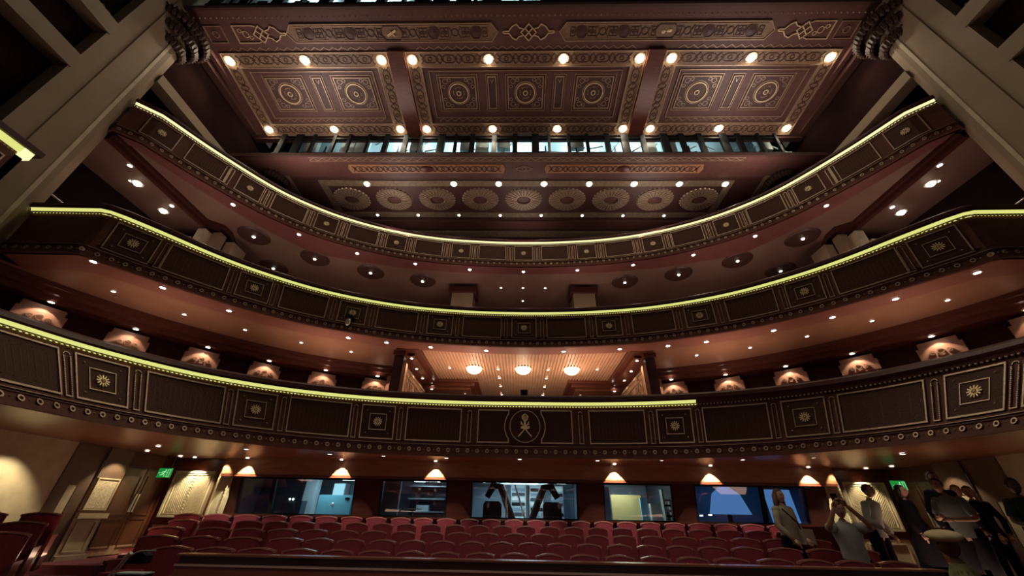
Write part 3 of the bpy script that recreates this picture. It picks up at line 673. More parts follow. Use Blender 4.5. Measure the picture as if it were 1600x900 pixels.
def motif_band(q, u0, u1, v0, v1, mp, along='u', h=.02):
    """interlaced arabesque strip"""
    L = (u1 - u0) if along == 'u' else (v1 - v0); W = (v1 - v0) if along == 'u' else (u1 - u0)
    n = max(1, round(L / (W * 1.7))); p = L / n
    A = (lambda a, c: (u0 + a, v0 + c)) if along == 'u' else (lambda a, c: (u0 + c, v0 + a))
    w = W * .07
    for i in range(n):
        a = (i + .5) * p; m = W / 2
        q.ribbon([A(a - p * .42, m), A(a - p * .2, m + W * .3), A(a + p * .2, m + W * .3), A(a + p * .42, m), A(a + p * .2, m - W * .3), A(a - p * .2, m - W * .3)], w, h, mp, True)
        q.ring(*A(a, m), W * .17, w, h, mp, n=8)
        q.ribbon([A(a - p * .5, W * .12), A(a - p * .3, m), A(a - p * .5, W * .88)], w, h, mp); q.ribbon([A(a + p * .5, W * .12), A(a + p * .3, m), A(a + p * .5, W * .88)], w, h, mp)
def zigzag(q, u0, u1, v0, v1, mp, step=.16):
    n = int((u1 - u0) / step); q.ribbon([(u0 + (u1 - u0) * i / n, v0 if i % 2 else v1) for i in range(n + 1)], .02, .02, mp)
coffers = [(-11.0, -4.95, [(-9.15, 1.36), (-6.55, 1.36)], [-7.87], 'left'), (-4.28, 4.28, [(-2.55, 1.32), (0.02, 1.32), (2.62, 1.34)], [-1.25, 1.3], 'middle'), (4.95, 11.0, [(6.55, 1.36), (9.15, 1.36)], [7.87], 'right')]
for (a, c, sqs, nar, nm_) in coffers:
    cf = MB().rect(a + .22, c - .22, 7.03, 9.69, .5, .05, K).build('gold_band', BAND, CE)
    q = MB(); motif_band(q, a + .5, c - .5, 6.80, 7.22, lambda u, v, n: K(u, v, n + .05)); motif_band(q, a + .5, c - .5, 9.48, 9.9, lambda u, v, n: K(u, v, n + .05))
    motif_band(q, a + .02, a + .42, 7.25, 9.45, lambda u, v, n: K(u, v, n + .05), 'v'); motif_band(q, c - .42, c - .02, 7.25, 9.45, lambda u, v, n: K(u, v, n + .05), 'v')
    q.build('arabesque', CEILD, cf, kind='stuff')
    q = MB(); q.rect(a, c, 6.78, 9.95, .03, .07, K); q.rect(a + .47, c - .47, 7.27, 9.44, .03, .07, K); q.rect(a + .72, c - .72, 7.42, 9.2, .025, .04, K)
    zigzag(q, a + .4, c - .4, 6.62, 6.72, K); zigzag(q, a + .8, c - .8, 9.26, 9.36, K); q.build('gilt_lines', GILT, cf)
    for (x, wd) in sqs:
        p = MB().box(x - wd / 2, x + wd / 2, 7.64, 8.82, 0, .02, K).build('coffer_panel', CEILD, CE)
        q = MB(); q.rect(x - wd / 2, x + wd / 2, 7.64, 8.82, .035, .05, K); q.rect(x - wd / 2 - .09, x + wd / 2 + .09, 7.56, 8.92, .02, .03, K); q.build('gilt_frame', GILT, p)
        q = MB(); q.ring(x, 8.23, .36, .035, .06, K, n=28); q.ring(x, 8.23, .42, .012, .04, K, n=28)
        for i in range(20):
            if i % 10 in (2, 7) or i % 10 == 8: continue
            t = 2 * math.pi * i / 20; q.dome(x + .21 * math.cos(t), 8.23 + .21 * math.sin(t), .034, .06, K, n=6, rings=1)
        q.ring(x, 8.23, .08, .03, .06, K, n=12)
        q.build('rosette', GILTB, p)
        q = MB()
        for sx in (-1, 1):
            for sy in (-1, 1):
                q.ring(x + sx * wd * .36, 8.23 + sy * .43, .09, .02, .03, K, n=8); q.ring(x + sx * wd * .24, 8.23 + sy * .48, .06, .018, .03, K, n=8); q.ring(x + sx * wd * .42, 8.23 + sy * .24, .06, .018, .03, K, n=8)
        q.build('scrollwork', GILT, p)
    for x in nar:
        p = MB().box(x - .15, x + .15, 7.64, 8.82, 0, .02, K).build('narrow_panel', CEILD, CE)
        q = MB(); q.rect(x - .15, x + .15, 7.64, 8.82, .03, .05, K); q.rect(x - .22, x + .22, 7.56, 8.92, .016, .03, K); q.ribbon([(x - .06, 7.72), (x, 7.85), (x + .06, 7.72)], .02, .03, K); q.build('gilt_frame', GILT, p)
for x in (-4.62, 4.62): MB().box(x - .3, x + .3, 6.7, 10.0, 0, .16, K).build('dividing_beam', MAHOG, CE)
# ornament band towards the stage
for (a, c) in ((-8.25, -.95), (1.15, 8.35)):
    p = MB().prism([(a, 6.18), (a + .22, 5.92), (c - .22, 5.92), (c, 6.18), (c - .22, 6.46), (a + .22, 6.46)], 0, .04, K).build('ornament_panel', BAND, CE)
    q = MB(); q.ribbon([(a, 6.18), (a + .22, 5.92), (c - .22, 5.92), (c, 6.18), (c - .22, 6.46), (a + .22, 6.46)], .03, .07, K, True); q.ribbon([(a + .3, 5.98), (c - .3, 5.98)], .018, .06, K); q.ribbon([(a + .3, 6.4), (c - .3, 6.4)], .018, .06, K)
    q.build('gilt_edge', GILT, p)
    q = MB(); KK = lambda u, v, n: K(u, v, n + .04); mid = (a + c) / 2
    for i in range(9):
        u = a + .75 + (c - a - 1.5) * i / 8
        if i == 4: continue
        if i % 2 == 0: q.dome(u, 6.19, .17, .02, KK, n=14, rings=1); q.ring(u, 6.19, .19, .02, .025, KK, n=14)
        else: q.ribbon([(u - .2, 6.02), (u - .1, 6.19), (u - .2, 6.37)], .025, .02, KK); q.ribbon([(u + .2, 6.02), (u + .1, 6.19), (u + .2, 6.37)], .025, .02, KK); q.ring(u, 6.19, .11, .03, .02, KK, n=10)
        for d in (-.3, .3): q.rect(u + d - .07, u + d + .07, 6.06, 6.32, .02, .02, KK); q.ring(u + d, 6.19, .04, .02, .02, KK, n=6)
    q.ribbon([(mid - .42, 6.19), (mid - .25, 6.40), (mid + .25, 6.40), (mid + .42, 6.19), (mid + .25, 5.98), (mid - .25, 5.98)], .03, .03, KK, True); q.build('arabesque', CEILD, p, kind='stuff')
    q = MB()
    if a < 0: q.ribbon([(mid - .16, 6.26), (mid + .16, 6.1)], .07, .05, KK); q.ribbon([(mid - .04, 6.12), (mid + .1, 6.28)], .03, .06, KK)
    else: q.dome(mid - .09, 6.2, .08, .04, KK, n=10); q.dome(mid + .1, 6.17, .1, .04, KK, n=10, ry=.07)
    q.build('central_motif', GILTB, p)
def loopmotif(x, sc=1, half=None):
    q = MB(); w = .03
    q.ribbon([(x, 5.95), (x + .26, 6.2), (x, 6.45), (x - .26, 6.2)], w, .06, K, True)
    for d in (-1, 1):
        q.ribbon([(x - d * .13, 6.07), (x + d * .13, 6.33)], w, .07, K)
        if half is None or half == d:
            up = [(x + d * .2, 6.29), (x + d * .32, 6.32), (x + d * .42, 6.42), (x + d * .56, 6.36), (x + d * .68, 6.22), (x + d * .84, 6.22), (x + d * .88, 6.19)]
            q.ribbon(up, w, .06, K); q.ribbon([(a_, 12.38 - b_) for a_, b_ in up], w, .06, K)
        else:
            q.ribbon([(x + d * .1, 6.42), (x + d * .2, 6.46), (x + d * .9, 6.46), (x + d * .9, 5.94), (x + d * .2, 5.94), (x + d * .1, 5.98)], .025, .05, K)
            q.ring(x + d * .55, 6.2, .1, .02, .03, K, n=8); q.ring(x + d * .4, 6.3, .06, .02, .03, K, n=8); q.ring(x + d * .72, 6.1, .06, .02, .03, K, n=8)
    return q.build('interlace_motif', GILTB, CE)
loopmotif(.1); loopmotif(-9.15, half=1); loopmotif(9.35, half=-1)
for s in (-1, 1):
    q = MB(); q.rect(s * 10.75 - .3, s * 10.75 + .3, 5.95, 6.45, .02, .04, K); q.ring(s * 10.75, 6.2, .1, .02, .03, K, n=8); q.build('corner_motif', GILT, CE)

# ================================================================ CEILING section 2 (medallions)
C2E = empty('medallion_ceiling', (0, 11.8, 12), 'lower dark ceiling with a row of nine golden ring medallions', 'ceiling')
def K2w(u, v, n): return (u, v, 12 - n)
K2 = lm(K2w, C2E)
MB().box(-11.7, 11.7, 9.68, 16.4, -.1, 0, K2).build('ceiling_board', CEILD, C2E)
MB().box(-11.7, 11.7, 9.66, 10.72, 0, .03, K2).build('front_board', CEIL, C2E)
q = MB(); q.box(-11.7, 11.7, 9.6, 9.68, -.12, .05, K2); q.build('front_edge', CEILD, C2E)
q = MB(); zigzag(q, -8.6, 8.6, 9.74, 9.84, lambda u, v, n: K2(u, v, n + .03), .18); q.ribbon([(-8.6, 9.71), (8.6, 9.71)], .02, .05, K2); q.ribbon([(-8.6, 9.87), (8.6, 9.87)], .02, .05, K2); q.build('zigzag_border', GILT, C2E)
for (a, c) in ((-7.1, -.85), (.9, 7.1)):
    p = MB().prism([(a, 10.03), (c, 10.03), (c + .08, 10.25), (c, 10.47), (a, 10.47), (a - .08, 10.25)], .03, .06, K2).build('ornament_panel', mat('warm_band', (.50, .26, .13), .5, noise=(.36, .18, .09), scale=14, bump=.4) if a < 0 else MATS['warm_band'], C2E)
    q = MB(); motif_band(q, a + .1, c - .1, 10.06, 10.44, lambda u, v, n: K2(u, v, n + .06)); q.build('arabesque', CEILD, p, kind='stuff')
    q = MB(); q.dome((a + c) / 2, 10.25, .3, .06, lambda u, v, n: K2(u, v, n + .07), n=16, ry=.17); q.build('central_boss', MAHOG, p)
q = MB(); q.ribbon([(0, 10.1), (.35, 10.25), (0, 10.4), (-.35, 10.25)], .02, .03, lambda u, v, n: K2(u, v, n + .03), True); q.ring(.0, 10.25, .09, .02, .03, lambda u, v, n: K2(u, v, n + .03)); q.build('lozenge_motif', GILT, C2E)
q = MB(); q.rect(-8.6, 8.6, 11.05, 12.98, .3, .04, K2); q.build('gold_band', BAND2, C2E)
q = MB()
for s in (-1, 1): q.prism([(s * 9.85, 10.62), (s * 10.2, 10.62), (s * 10.3, 12.2), (s * 9.95, 12.2)], 0, .05, K2)
q.build('side_band', BAND2, C2E)
MB().box(-11.7, 11.7, 13.35, 13.9, 0, .1, K2).build('rear_band', CEIL, C2E)
MB().box(-11.7, 11.7, 14.15, 14.5, 0, .12, K2).build('pale_rear_band', BAND2, C2E)
for k in range(9):
    x = -7.72 + k * 1.93; p = MB(); p.ring(x, 12.0, .56, .42, .06, K2, n=36, ry=.44)
    R_ = p.build('ring_medallion', BAND2, C2E); q = MB()
    for i in range(26):
        t = 2 * math.pi * i / 26; q.ribbon([(x + .37 * math.cos(t), 12 + .29 * math.sin(t)), (x + .73 * math.cos(t), 12 + .6 * math.sin(t))], .035, .03, K2, base=.06)
    for i in range(26):
        t = 2 * math.pi * (i + .5) / 26; q.dome(x + .76 * math.cos(t), 12 + .62 * math.sin(t), .07, .06, K2, n=6, rings=1)
    q.build('petals', GILT, R_); MB().ring(x, 12, .34, .03, .08, K2, n=24, ry=.27).build('inner_rim', GILT, R_); MB().dome(x, 12, .3, .03, K2, n=16, ry=.24).build('centre_boss', CEIL, R_)

# ================================================================ technical gantries (slots with cool light)
def gantry(name, label, y, z, xw, seed, near):

    random.seed(seed); G = empty(name, (0, y, z), label, 'gantry', 'technical gantries above the ceiling')
    q = MB(); q.box(-xw, xw, -.04, .04, .95, 1.02); q.box(-xw, xw, -.04, .04, .0, .1); q.build('guard_rail', BLACK, G)
    bd0 = 1.0 if near else .3; bx('back_board', -xw, xw, bd0, bd0 + .05, -.1, 3.2, TECH, G); bx('deck', -xw, xw, 0, bd0, -.14, -.08, BLACK, G)
    x = -xw + .1; k = 0
    while x < xw:
        wd = random.choice([.1, .12, .2, .3]); MB().box(x, x + wd, -.06, .06, -.1, 2.6).build('post', BLACK, G)
        # stage lantern
        if random.random() < .75:
            cx = x + wd + .3; q = MB(); a = random.uniform(-.6, .6)
            q.tube([(cx - .15 * math.cos(a), .35, .35 + .2 * math.sin(a)), (cx, .35, .35), (cx + .2 * math.cos(a), .3, .3 - .2 * math.sin(a))], [.1, .13, .15], n=10); q.tube([(cx, .35, .4), (cx, .35, .95)], .03); q.build('stage_lantern', BLACK if k % 3 else WHITEM, G)
        q = MB(); q.tube([(x + wd, .45, random.uniform(.3, 1.6)), (x + wd + .7, .45, random.uniform(.3, 1.9))], .035, n=6); q.build('strut', WHITEM, G)
        if random.random() < .5: bx('equipment_box', x + .2, x + .75, .3, .5, random.uniform(.4, .9), random.uniform(1.1, 1.8), WHITEM, G)
        x += random.uniform(.62, .95); k += 1
    return G
gantry('gantry', 'cool-lit technical gantry behind dark posts between the two ceilings', 9.95, 12.45, 10.4, 5, True)
gantry('gantry', 'cool-lit technical gantry slot along the very top edge', 5.5, 14.42, 10.8, 9, False)
for x in (-8, -5.3, -2.7, 0, 2.7, 5.3, 8):
    light('AREA', (x, 10.12, 14.9), 60 if abs(x) < 7 else 12, (.72, .95, 1), 1.8, (0, .35, -1), sy=.25, name='gantry_lamp')
    light('AREA', (x, 5.6, 16.4), 50 if abs(x) < 9 else 5, (.72, .95, 1), 1.8, (0, .25, -1), sy=.25, name='gantry_lamp')
struct(bx('ceiling_loft', -11.9, 11.9, 9.4, 13.5, 15.0, 15.1, DARK)); struct(bx('ceiling_loft_front', -11.9, 11.9, 5.0, 9.0, 17.3, 17.4, DARK))
struct(bx('ceiling_stage', -11.9, 11.9, 4.9, 5.3, 16.0, 16.2, DARK))
struct(bx('wall_loft', -11.9, 11.9, 11.2, 11.3, 12.1, 15, DARK))

# ================================================================ downlights
DL = {}
def downlight(kind, pos, label, group, up=None, energy=None, col=(1, .82, .6), spot=1.9, side=None):
    r = {'house': .135, 'small': .045, 'mid': .06, 'big': .11}[kind]
    if kind not in DL:
        e = empty('downlight', (0, 0, 0), '', 'ceiling light')
        MB().ring(0, 0, r * 1.25, r * .4, -.02, n=14).build('trim_ring', GILT if kind == 'house' else STEEL, e)
        q = MB(); q.dome(0, 0, r, -r * (.9 if kind in ('house', 'big') else .5), n=10, rings=3 if kind in ('house', 'big') else 2); q.build('lens', {'house': EM_BIG, 'small': EM_DOWN, 'mid': EM_DOWN, 'big': EM_LAMP}[kind], e, smooth=True)
        DL[kind] = e; o = e
    else: o = copy_tree(DL[kind])
    o.location = pos; o['label'] = label; o['group'] = group
    if energy:
        light('SPOT', (pos[0], pos[1], pos[2] - .12 - (r if kind in ('house', 'big') else 0)), energy, col, .04, (0, 0, -1), spot, .8, name='downlight_lamp')
    return o
nms = ['left end', 'second from the left', 'third from the left', 'fourth from the left', 'fifth from the left', 'fifth from the right', 'fourth from the right', 'third from the right', 'second from the right', 'right end']
for r_i, (Yr, nm_) in enumerate(((7.03, 'front'), (9.68, 'rear'))):
    for k, x in enumerate((-10.78, -8.0, -5.2, -4.08, -1.32, 1.36, 4.08, 5.2, 8.0, 10.75)):
        downlight('house', (x, Yr, z1(Yr) - .05), 'bright light in the %s gold band of the coffered ceiling, %s' % (nm_, nms[k]), 'coffered ceiling house lights', energy=75, col=(1, .85, .62), spot=2.5 if r_i == 0 else 1.5)
for k in range(9):
    if k == 1: continue
    x = -6.7 + (k - 0) * 1.895 if k else -6.7
    x = [-6.7, 0, -2.98, -1.07, .85, 2.75, 4.63, 6.52, 8.42][k]
    downlight('big', (x, 11.05, 11.95), 'white light in the front band above the medallions, %s' % ('%s from the left' % ORD[k - (1 if k > 1 else 0)]), 'medallion ceiling lights', energy=26, spot=2.4)
for k, x in enumerate((-6.87, -4.95, -3.02, -1.08, .83, 2.74, 4.63, 6.52)):
    downlight('mid', (x, 12.98, 11.95), 'small light in the rear band below the medallions, %s from the left' % ORD[k], 'medallion ceiling lights', energy=8, spot=2.2)
# tier 1 soffit (above stalls)
def along(F, ss, v, n, z): return [(F(s, v, n)[0], F(s, v, n)[1], z) for s in ss]
hdr = [-7.65, -5.02, -2.42, 0.0, 2.45, 5.02, 7.62]
for k, x in enumerate(hdr):
    if k == 3: continue
    downlight('small', (x, 11.08, 1.225), 'recessed light casting a scallop over the control windows, %s from the left' % ORD[k if k < 3 else k - 1], 'window wall lights')
    light('SPOT', (x, 11.08, 1.16), 150, (1, .95, .66), .02, (0, .25, -1), 1.32, .10, name='scallop_lamp')
S1L = [(-9.0, 6.3), (-8.45, 9.05), (-6.55, 9.3), (-4.85, 9.95), (-3.55, 10.1), (-2.15, 9.9), (.03, 9.95), (2.05, 10.0), (3.4, 10.1), (5.2, 9.75), (6.5, 9.2), (7.85, 8.5), (8.9, 7.0)]
for k, (x, y) in enumerate(S1L):
    downlight('small', (x, y, 1.225 if k not in () else 1.19), 'small downlight under the lowest balcony, outer row, %s from the left' % ORD[k], 'lowest balcony soffit lights', energy=(75 if 2 <= k <= 10 else 4 if k == 11 else 14), col=(1, .84, .76), spot=1.5)
for k, (x, y) in enumerate(((-9.45, 9.9), (-9.4, 10.9), (-9.15, 11.1), (9.4, 10.6), (9.15, 11.1), (-.12, 10.35), (1.86, 10.35), (-2.0, 10.35))):
    downlight('small', (x, y, 1.225), 'small inner downlight under the lowest balcony, %s' % ['beside the left column pilaster', 'before the left door', 'over the left carved panel', 'before the right door', 'over the right carved panel', 'at the centre', 'right of centre', 'left of centre'][k], 'lowest balcony soffit lights')
for s in (-1, 1):
    for (x, y, e_, d) in ((9.15, 11.2, 170, (0, .3, -1)), (8.28, 11.15, 50, (0, .2, -1)), (9.55, 9.8, 60, (s * .35, 0, -1)), (9.2, 7.6, 120, (s * .5, 0, -1))):
        light('SPOT', (s * x, y, 1.12), e_ * (1 if s < 0 else .5), (1, .86, .56), .03, d, 1.5, .5, name='wall_wash_lamp')
# tier 2 soffit
E2 = [(-9.6, 6.55), (-8.95, 7.65), (-8.1, 8.85), (-5.5, 10.6), (-4.4, 10.95), (-3.05, 11.3), (-1.25, 11.55), (1.32, 11.55), (3.1, 11.3), (4.55, 11.0), (5.6, 10.65), (7.15, 9.8), (8.2, 8.95), (9.0, 7.95), (9.75, 6.8)]
for k, (x, y) in enumerate(E2):
    downlight('mid', (x, y, 4.645), 'downlight in the pink band under the middle balcony, %s from left' % ORD[k], 'middle balcony soffit lights', energy=9)
I2 = [(-10.45, 7.9), (-9.6, 9.15), (-8.5, 10.15), (-7.25, 11.1), (-5.9, 11.85), (5.8, 11.85), (7.2, 11.15), (8.4, 10.25), (9.45, 9.2), (10.35, 8.05)]
for k, (x, y) in enumerate(I2): downlight('small', (x, y, 4.675), 'small downlight in the ochre field under the middle balcony, %s from left' % ORD[k], 'middle balcony soffit lights', energy=5)
for s, sd in ((-1, 'left'), (1, 'right')):
    for k, (x, y) in enumerate(pil):
        downlight('mid', (s * x, y - .02, 4.315), 'downlight over the spotlit pilaster, %s side, %s' % (sd, names[k]), 'box pilaster lights')
        v = (Vector((s * x, y)) - Vector((0, 3))).normalized()
        light('SPOT', (s * x, y, 4.24), 13, (1, .74, .54), .03, (v.x * .25, v.y * .25, -1), 1.8, .2, name='pilaster_lamp')
    for k, (x, y) in enumerate(((3.86, 12.1), (3.95, 13.2), (3.97, 14.3), (3.8, 15.35))): downlight('small', (s * x, y, 4.555 if k < 3 else 4.435), 'small light in the %s border of the royal box ceiling, %s from front' % (sd, ORD[k]), 'royal box lights', energy=14, col=(1, .7, .45))
    downlight('small', (s * 2.5, 16.1, 4.435), 'small light in the %s rear cove of the royal box' % sd, 'royal box lights', energy=14, col=(1, .7, .45))
    for k, y in enumerate((13.7, 14.75, 15.9, 17.2)): downlight('small', (s * .95, y, 4.75), 'tiny light in the ribbed royal box ceiling, %s row, %s from front' % (sd, ORD[k]), 'royal box lights')
    downlight('small', (s * 2.8, 13.6, 4.75), 'tiny light outside the %s bowl lamp' % sd, 'royal box lights')
# tier 3 soffit
E3 = [(9.8, 9.0), (8.35, 10.55), (6.6, 11.7), (4.45, 12.4), (2.25, 12.8), (0, 12.93)]
for k, (x, y) in enumerate(E3):
    for s in ((-1, 1) if x else (1,)): downlight('mid', (s * x, y, 8.745), 'downlight under the uppermost balcony edge, %s, %s from the column' % ('left half' if s < 0 else 'right half', ORD[k]) if x else 'downlight at the centre under the uppermost balcony edge', 'uppermost balcony soffit lights', energy=9, col=(1, .75, .6))
D3 = [(10.15, 10.7), (8.5, 12.1), (6.55, 13.1), (4.45, 13.75), (10.6, 12.8)]
rosem = mat('dark_rose_disc', (.07, .03, .022), .5)
for s, sd in ((-1, 'left'), (1, 'right')):
    for k, (x, y) in enumerate(D3):
        e = empty('ceiling_rose', (s * x, y, 8.785), 'dark round ceiling disc with a central light, %s half, %s from the column' % (sd, ORD[k]), 'ceiling light', 'dark discs in the upper soffit')
        q = MB(); q.cyl((0, 0), .5, -.05, 0, 28, r1=.56); q.build('disc', rosem, e); q = MB(); q.dome(0, 0, .06, -.04, base=-.05); q.build('lens', EM_DOWN, e)
        light('SPOT', (s * x, y, 8.6), 6, (1, .75, .6), .03, (0, 0, -1), 2.0, .8)
    for k, (x, y, kd) in enumerate(((12.43, 8.0, 'small'), (12.5, 9.35, 'big'), (12.0, 9.1, 'mid'), (11.9, 7.4, 'mid'), (10.75, 7.15, 'mid'), (12.3, 8.1, 'big'))):
        downlight(kd, (s * x, y, 8.78), 'end bay ceiling light, %s end of the middle balcony, %s' % (sd, ['small one by the outer wall', 'large rear one', 'middling rear one', 'middling front one', 'one inside the beam', 'large front one'][k]), 'end bay lights', energy=12, col=(1, .75, .6))
for k, (x, y) in enumerate(((-1.0, 14.3), (1.0, 14.3), (0, 15.5), (0, 14.3))): downlight('small', (x, y, 8.785), 'small light at centre rear of the upper soffit, %s' % ['left', 'right', 'rearmost', 'dim middle one'][k], 'upper soffit centre lights', energy=4)
# unseen upward fills added at seat level to brighten the soffits
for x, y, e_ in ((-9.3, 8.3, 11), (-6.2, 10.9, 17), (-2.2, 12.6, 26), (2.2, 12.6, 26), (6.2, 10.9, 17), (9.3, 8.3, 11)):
    light('AREA', (x, y, 2.3), e_, (1, .70, .52), 1.5, (0, 0, 1), name='balcony_fill', spread=1.9)
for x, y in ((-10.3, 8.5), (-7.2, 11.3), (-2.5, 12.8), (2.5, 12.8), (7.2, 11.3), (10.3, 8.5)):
    light('AREA', (x, y, 5.9), 30, (1, .74, .62), 1.5, (0, 0, 1), name='balcony_fill')
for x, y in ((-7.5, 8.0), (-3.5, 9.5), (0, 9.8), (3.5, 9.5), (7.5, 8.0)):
    light('AREA', (x, y, -.7), 15, (1, .62, .42), 1.5, (0, 0, 1), name='stalls_fill')  # unseen fill added low in the stalls to lift soffit and header
# added fill under the royal box ceiling, then control room lights
light('AREA', (0, 14, 2.1), 44, (1, .76, .56), 2.5, (0, 0, 1), name='balcony_fill')
light('AREA', (-5.8, 12.4, 1.0), 16, (.5, .85, 1), .8, name='room_lamp'); light('AREA', (-3, 13.4, 1.0), 7, (.6, .85, 1), .6, name='room_lamp')
light('AREA', (0, 13.0, 1.0), 50, (.7, .92, 1), 1.2, name='room_lamp'); light('AREA', (3, 13.2, 1.0), 24, (.85, .95, .85), .8, name='room_lamp'); light('AREA', (6.3, 13.4, 1.0), 1.5, (.25, .5, 1), .6, name='room_lamp')

# ================================================================ platforms, front rail
tag(bx('aisle_landing', 6.12, 9.97, 6.2, 11.5, -1.6, -1.06, CARP), 'raised carpeted landing on the right where the visitors stand', 'landing', 'side landings')
tag(bx('aisle_landing', -9.97, -8.5, 9.0, 11.5, -1.5, -1.0, CARP), 'raised carpeted landing before the left stalls door', 'landing', 'side landings')
rl = empty('stalls_rail', (.3, 5.8, -.49), 'long low polished dark wood rail in front of the first seat row', 'rail')
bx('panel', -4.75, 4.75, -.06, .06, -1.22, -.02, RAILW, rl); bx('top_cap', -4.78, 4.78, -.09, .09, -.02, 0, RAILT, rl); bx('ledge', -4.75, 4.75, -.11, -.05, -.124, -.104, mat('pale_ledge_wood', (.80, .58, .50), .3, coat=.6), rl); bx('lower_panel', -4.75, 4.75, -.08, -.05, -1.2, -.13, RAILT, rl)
# ================================================================ seats
def make_seat():
    e = empty('theatre_seat', (0, 0, 0), '', 'seat')
    # backrest shell: arched wooden rim with upholstered pad
    def arch(w, z0, z1, rise, n=8): return [(-w, z0)] + [(-w + 2 * w * i / n, z1 + rise * math.sin(math.pi * i / n)) for i in range(n + 1)] + [(w, z0)]
    mp = lambda u, v, n: (u, .06 + (v - .4) * .16 - n, v)
    MB().prism(arch(.218, .36, .875, .035), -.035, .0, mp).build('back_shell', SEATW, e)
    q = MB(); pts = [(-.218, .85)] + [(-.215 + .43 * i / 8, .875 + .035 * math.sin(math.pi * i / 8)) for i in range(9)] + [(.218, .85)]
    q.ribbon(pts, .022, .075, mp, base=-.035); q.build('rim', RIMW, e)
    vs = MB(); a = arch(.208, .42, .86, .03); vs.prism(a, 0, .03, mp); vs.prism([(x * .9, z * .97 + .02) for x, z in a], .03, .05, mp); vs.build('back_pad', VELV, e)
    q = MB(); q.prism([(-.225, -.46), (-.20, -.49), (.20, -.49), (.225, -.46), (.225, .02), (-.225, .02)], .36, .46, lambda u, v, n: (u, v + .0, n)); q.build('seat_cushion', VELV, e)
    for s in (-1, 1):
        q = MB(); q.box(s * .262 - .022, s * .262 + .022, -.34, .10, .56, .60); q.box(s * .262 - .018, s * .262 + .018, -.30, .08, .12, .56); q.build('armrest', SEATW, e)
    MB().box(-.05, .05, -.2, .0, -.12, .37).build('pedestal', BLACK, e)
    return e
seat0 = make_seat(); seat_used = [0]
def seat(x, y, ztop, sx, label, group, rz=0):
    if seat_used[0] == 0: o = seat0
    else: o = copy_tree(seat0)
    seat_used[0] += 1
    o.location = (x, y, ztop - .91); o.scale = (sx, 1, 1); o.rotation_euler = (0, 0, rz); o['label'] = label; o['group'] = group
rowsd = [(7.15, -.53, [-5.75, -5.05, -4.36, -3.67, -3.05, -2.45, -1.86, -1.31, -.75, -.20, .35, .90, 1.46, 2.02, 2.59, 3.20, 3.88, 4.49, 5.1, 5.75]),
 (8.0, -.43, [-6.77, -5.96, -5.18, -4.38, -3.76, -3.18, -2.60, -2.05, -1.51, -.98, -.45, .07, .59, 1.12, 1.66, 2.19, 2.72, 3.30, 3.91, 4.58, 5.25, 5.9]),
 (8.85, -.325, [-7.36, -6.37, -5.65, -4.94, -4.29, -3.66, -3.06, -2.47, -1.89, -1.33, -.77, -.21, .33, .88, 1.42, 1.97, 2.54, 3.14, 3.72, 4.35, 5.0, 5.7]),
 (9.6, -.213, [-7.65, -6.93, -6.15, -5.53, -4.93, -4.32, -3.72, -3.14, -2.61, -2.07, -1.54, -1.01, -.49, .02, .54, 1.07, 1.59, 2.12, 2.67, 3.22, 3.80, 4.42, 5.05, 5.7]),
 (10.4, -.105, [-8.21, -7.48, -6.75, -6.07, -5.41, -4.79, -4.17, -3.57, -2.98, -2.43, -1.87, -1.32, -.79, -.25, .28, .81, 1.34, 1.88, 2.43, 2.98, 3.55, 4.14, 4.75, 5.37, 6.0])]
RN = ['front', 'second', 'third', 'fourth', 'rearmost']
for r, (Y0, zt, xs) in enumerate(rowsd):
    for i, x in enumerate(xs):
        Y = Y0
        for _ in range(3): Y = Y0 - (x * Y / Y0) ** 2 / 60
        sp = ((xs[i + 1] - x) if i < len(xs) - 1 else (x - xs[i - 1])) if i == 0 or i == len(xs) - 1 else (xs[i + 1] - xs[i - 1]) / 2
        seat(x * Y / Y0, Y, zt * Y / Y0, min(1.3, sp * Y / Y0 / .555), 'red velvet theatre seat in the %s stalls row, %s from the left' % (RN[r], ORD[i]), 'red seats of the %s stalls row' % RN[r], rz=-x * .03)
for s, sd in ((-1, 'left'), (1, 'right')):
    for r, (x, y, zt) in enumerate(((8.3, 7.3, -.10), (7.62, 6.5, -.21), (6.95, 5.75, -.31))):
        if s > 0 and r < 2: continue
        for k in range(3):
            xx = s * (x + k * .55); yy = y - k * .38
            if abs(xx) > 9.5: continue
            seat(xx, yy, zt, 1.12, 'red velvet seat in the angled %s side block, %s row, %s from inner end' % (sd, ['rear', 'middle', 'front'][r], ORD[k]), 'seats of the angled side blocks', rz=-s * .67)
    if s < 0:
        for r, (x, y, zt) in enumerate(((8.3, 7.3, -1.01), (7.62, 6.5, -1.12), (6.95, 5.75, -1.22))): bx('aisle_landing', -9.9, s * (x - .45), y - .1, y + .75, -1.75, zt - .02 - .0, CARP)['label'] = 'carpeted step under the angled left seat block, %s' % ['upper', 'middle', 'lower'][r]
for o in bpy.data.objects:
    if o.name.startswith('aisle_landing') and 'category' not in o: tag(o, None, 'step', 'carpeted steps of the left side block')

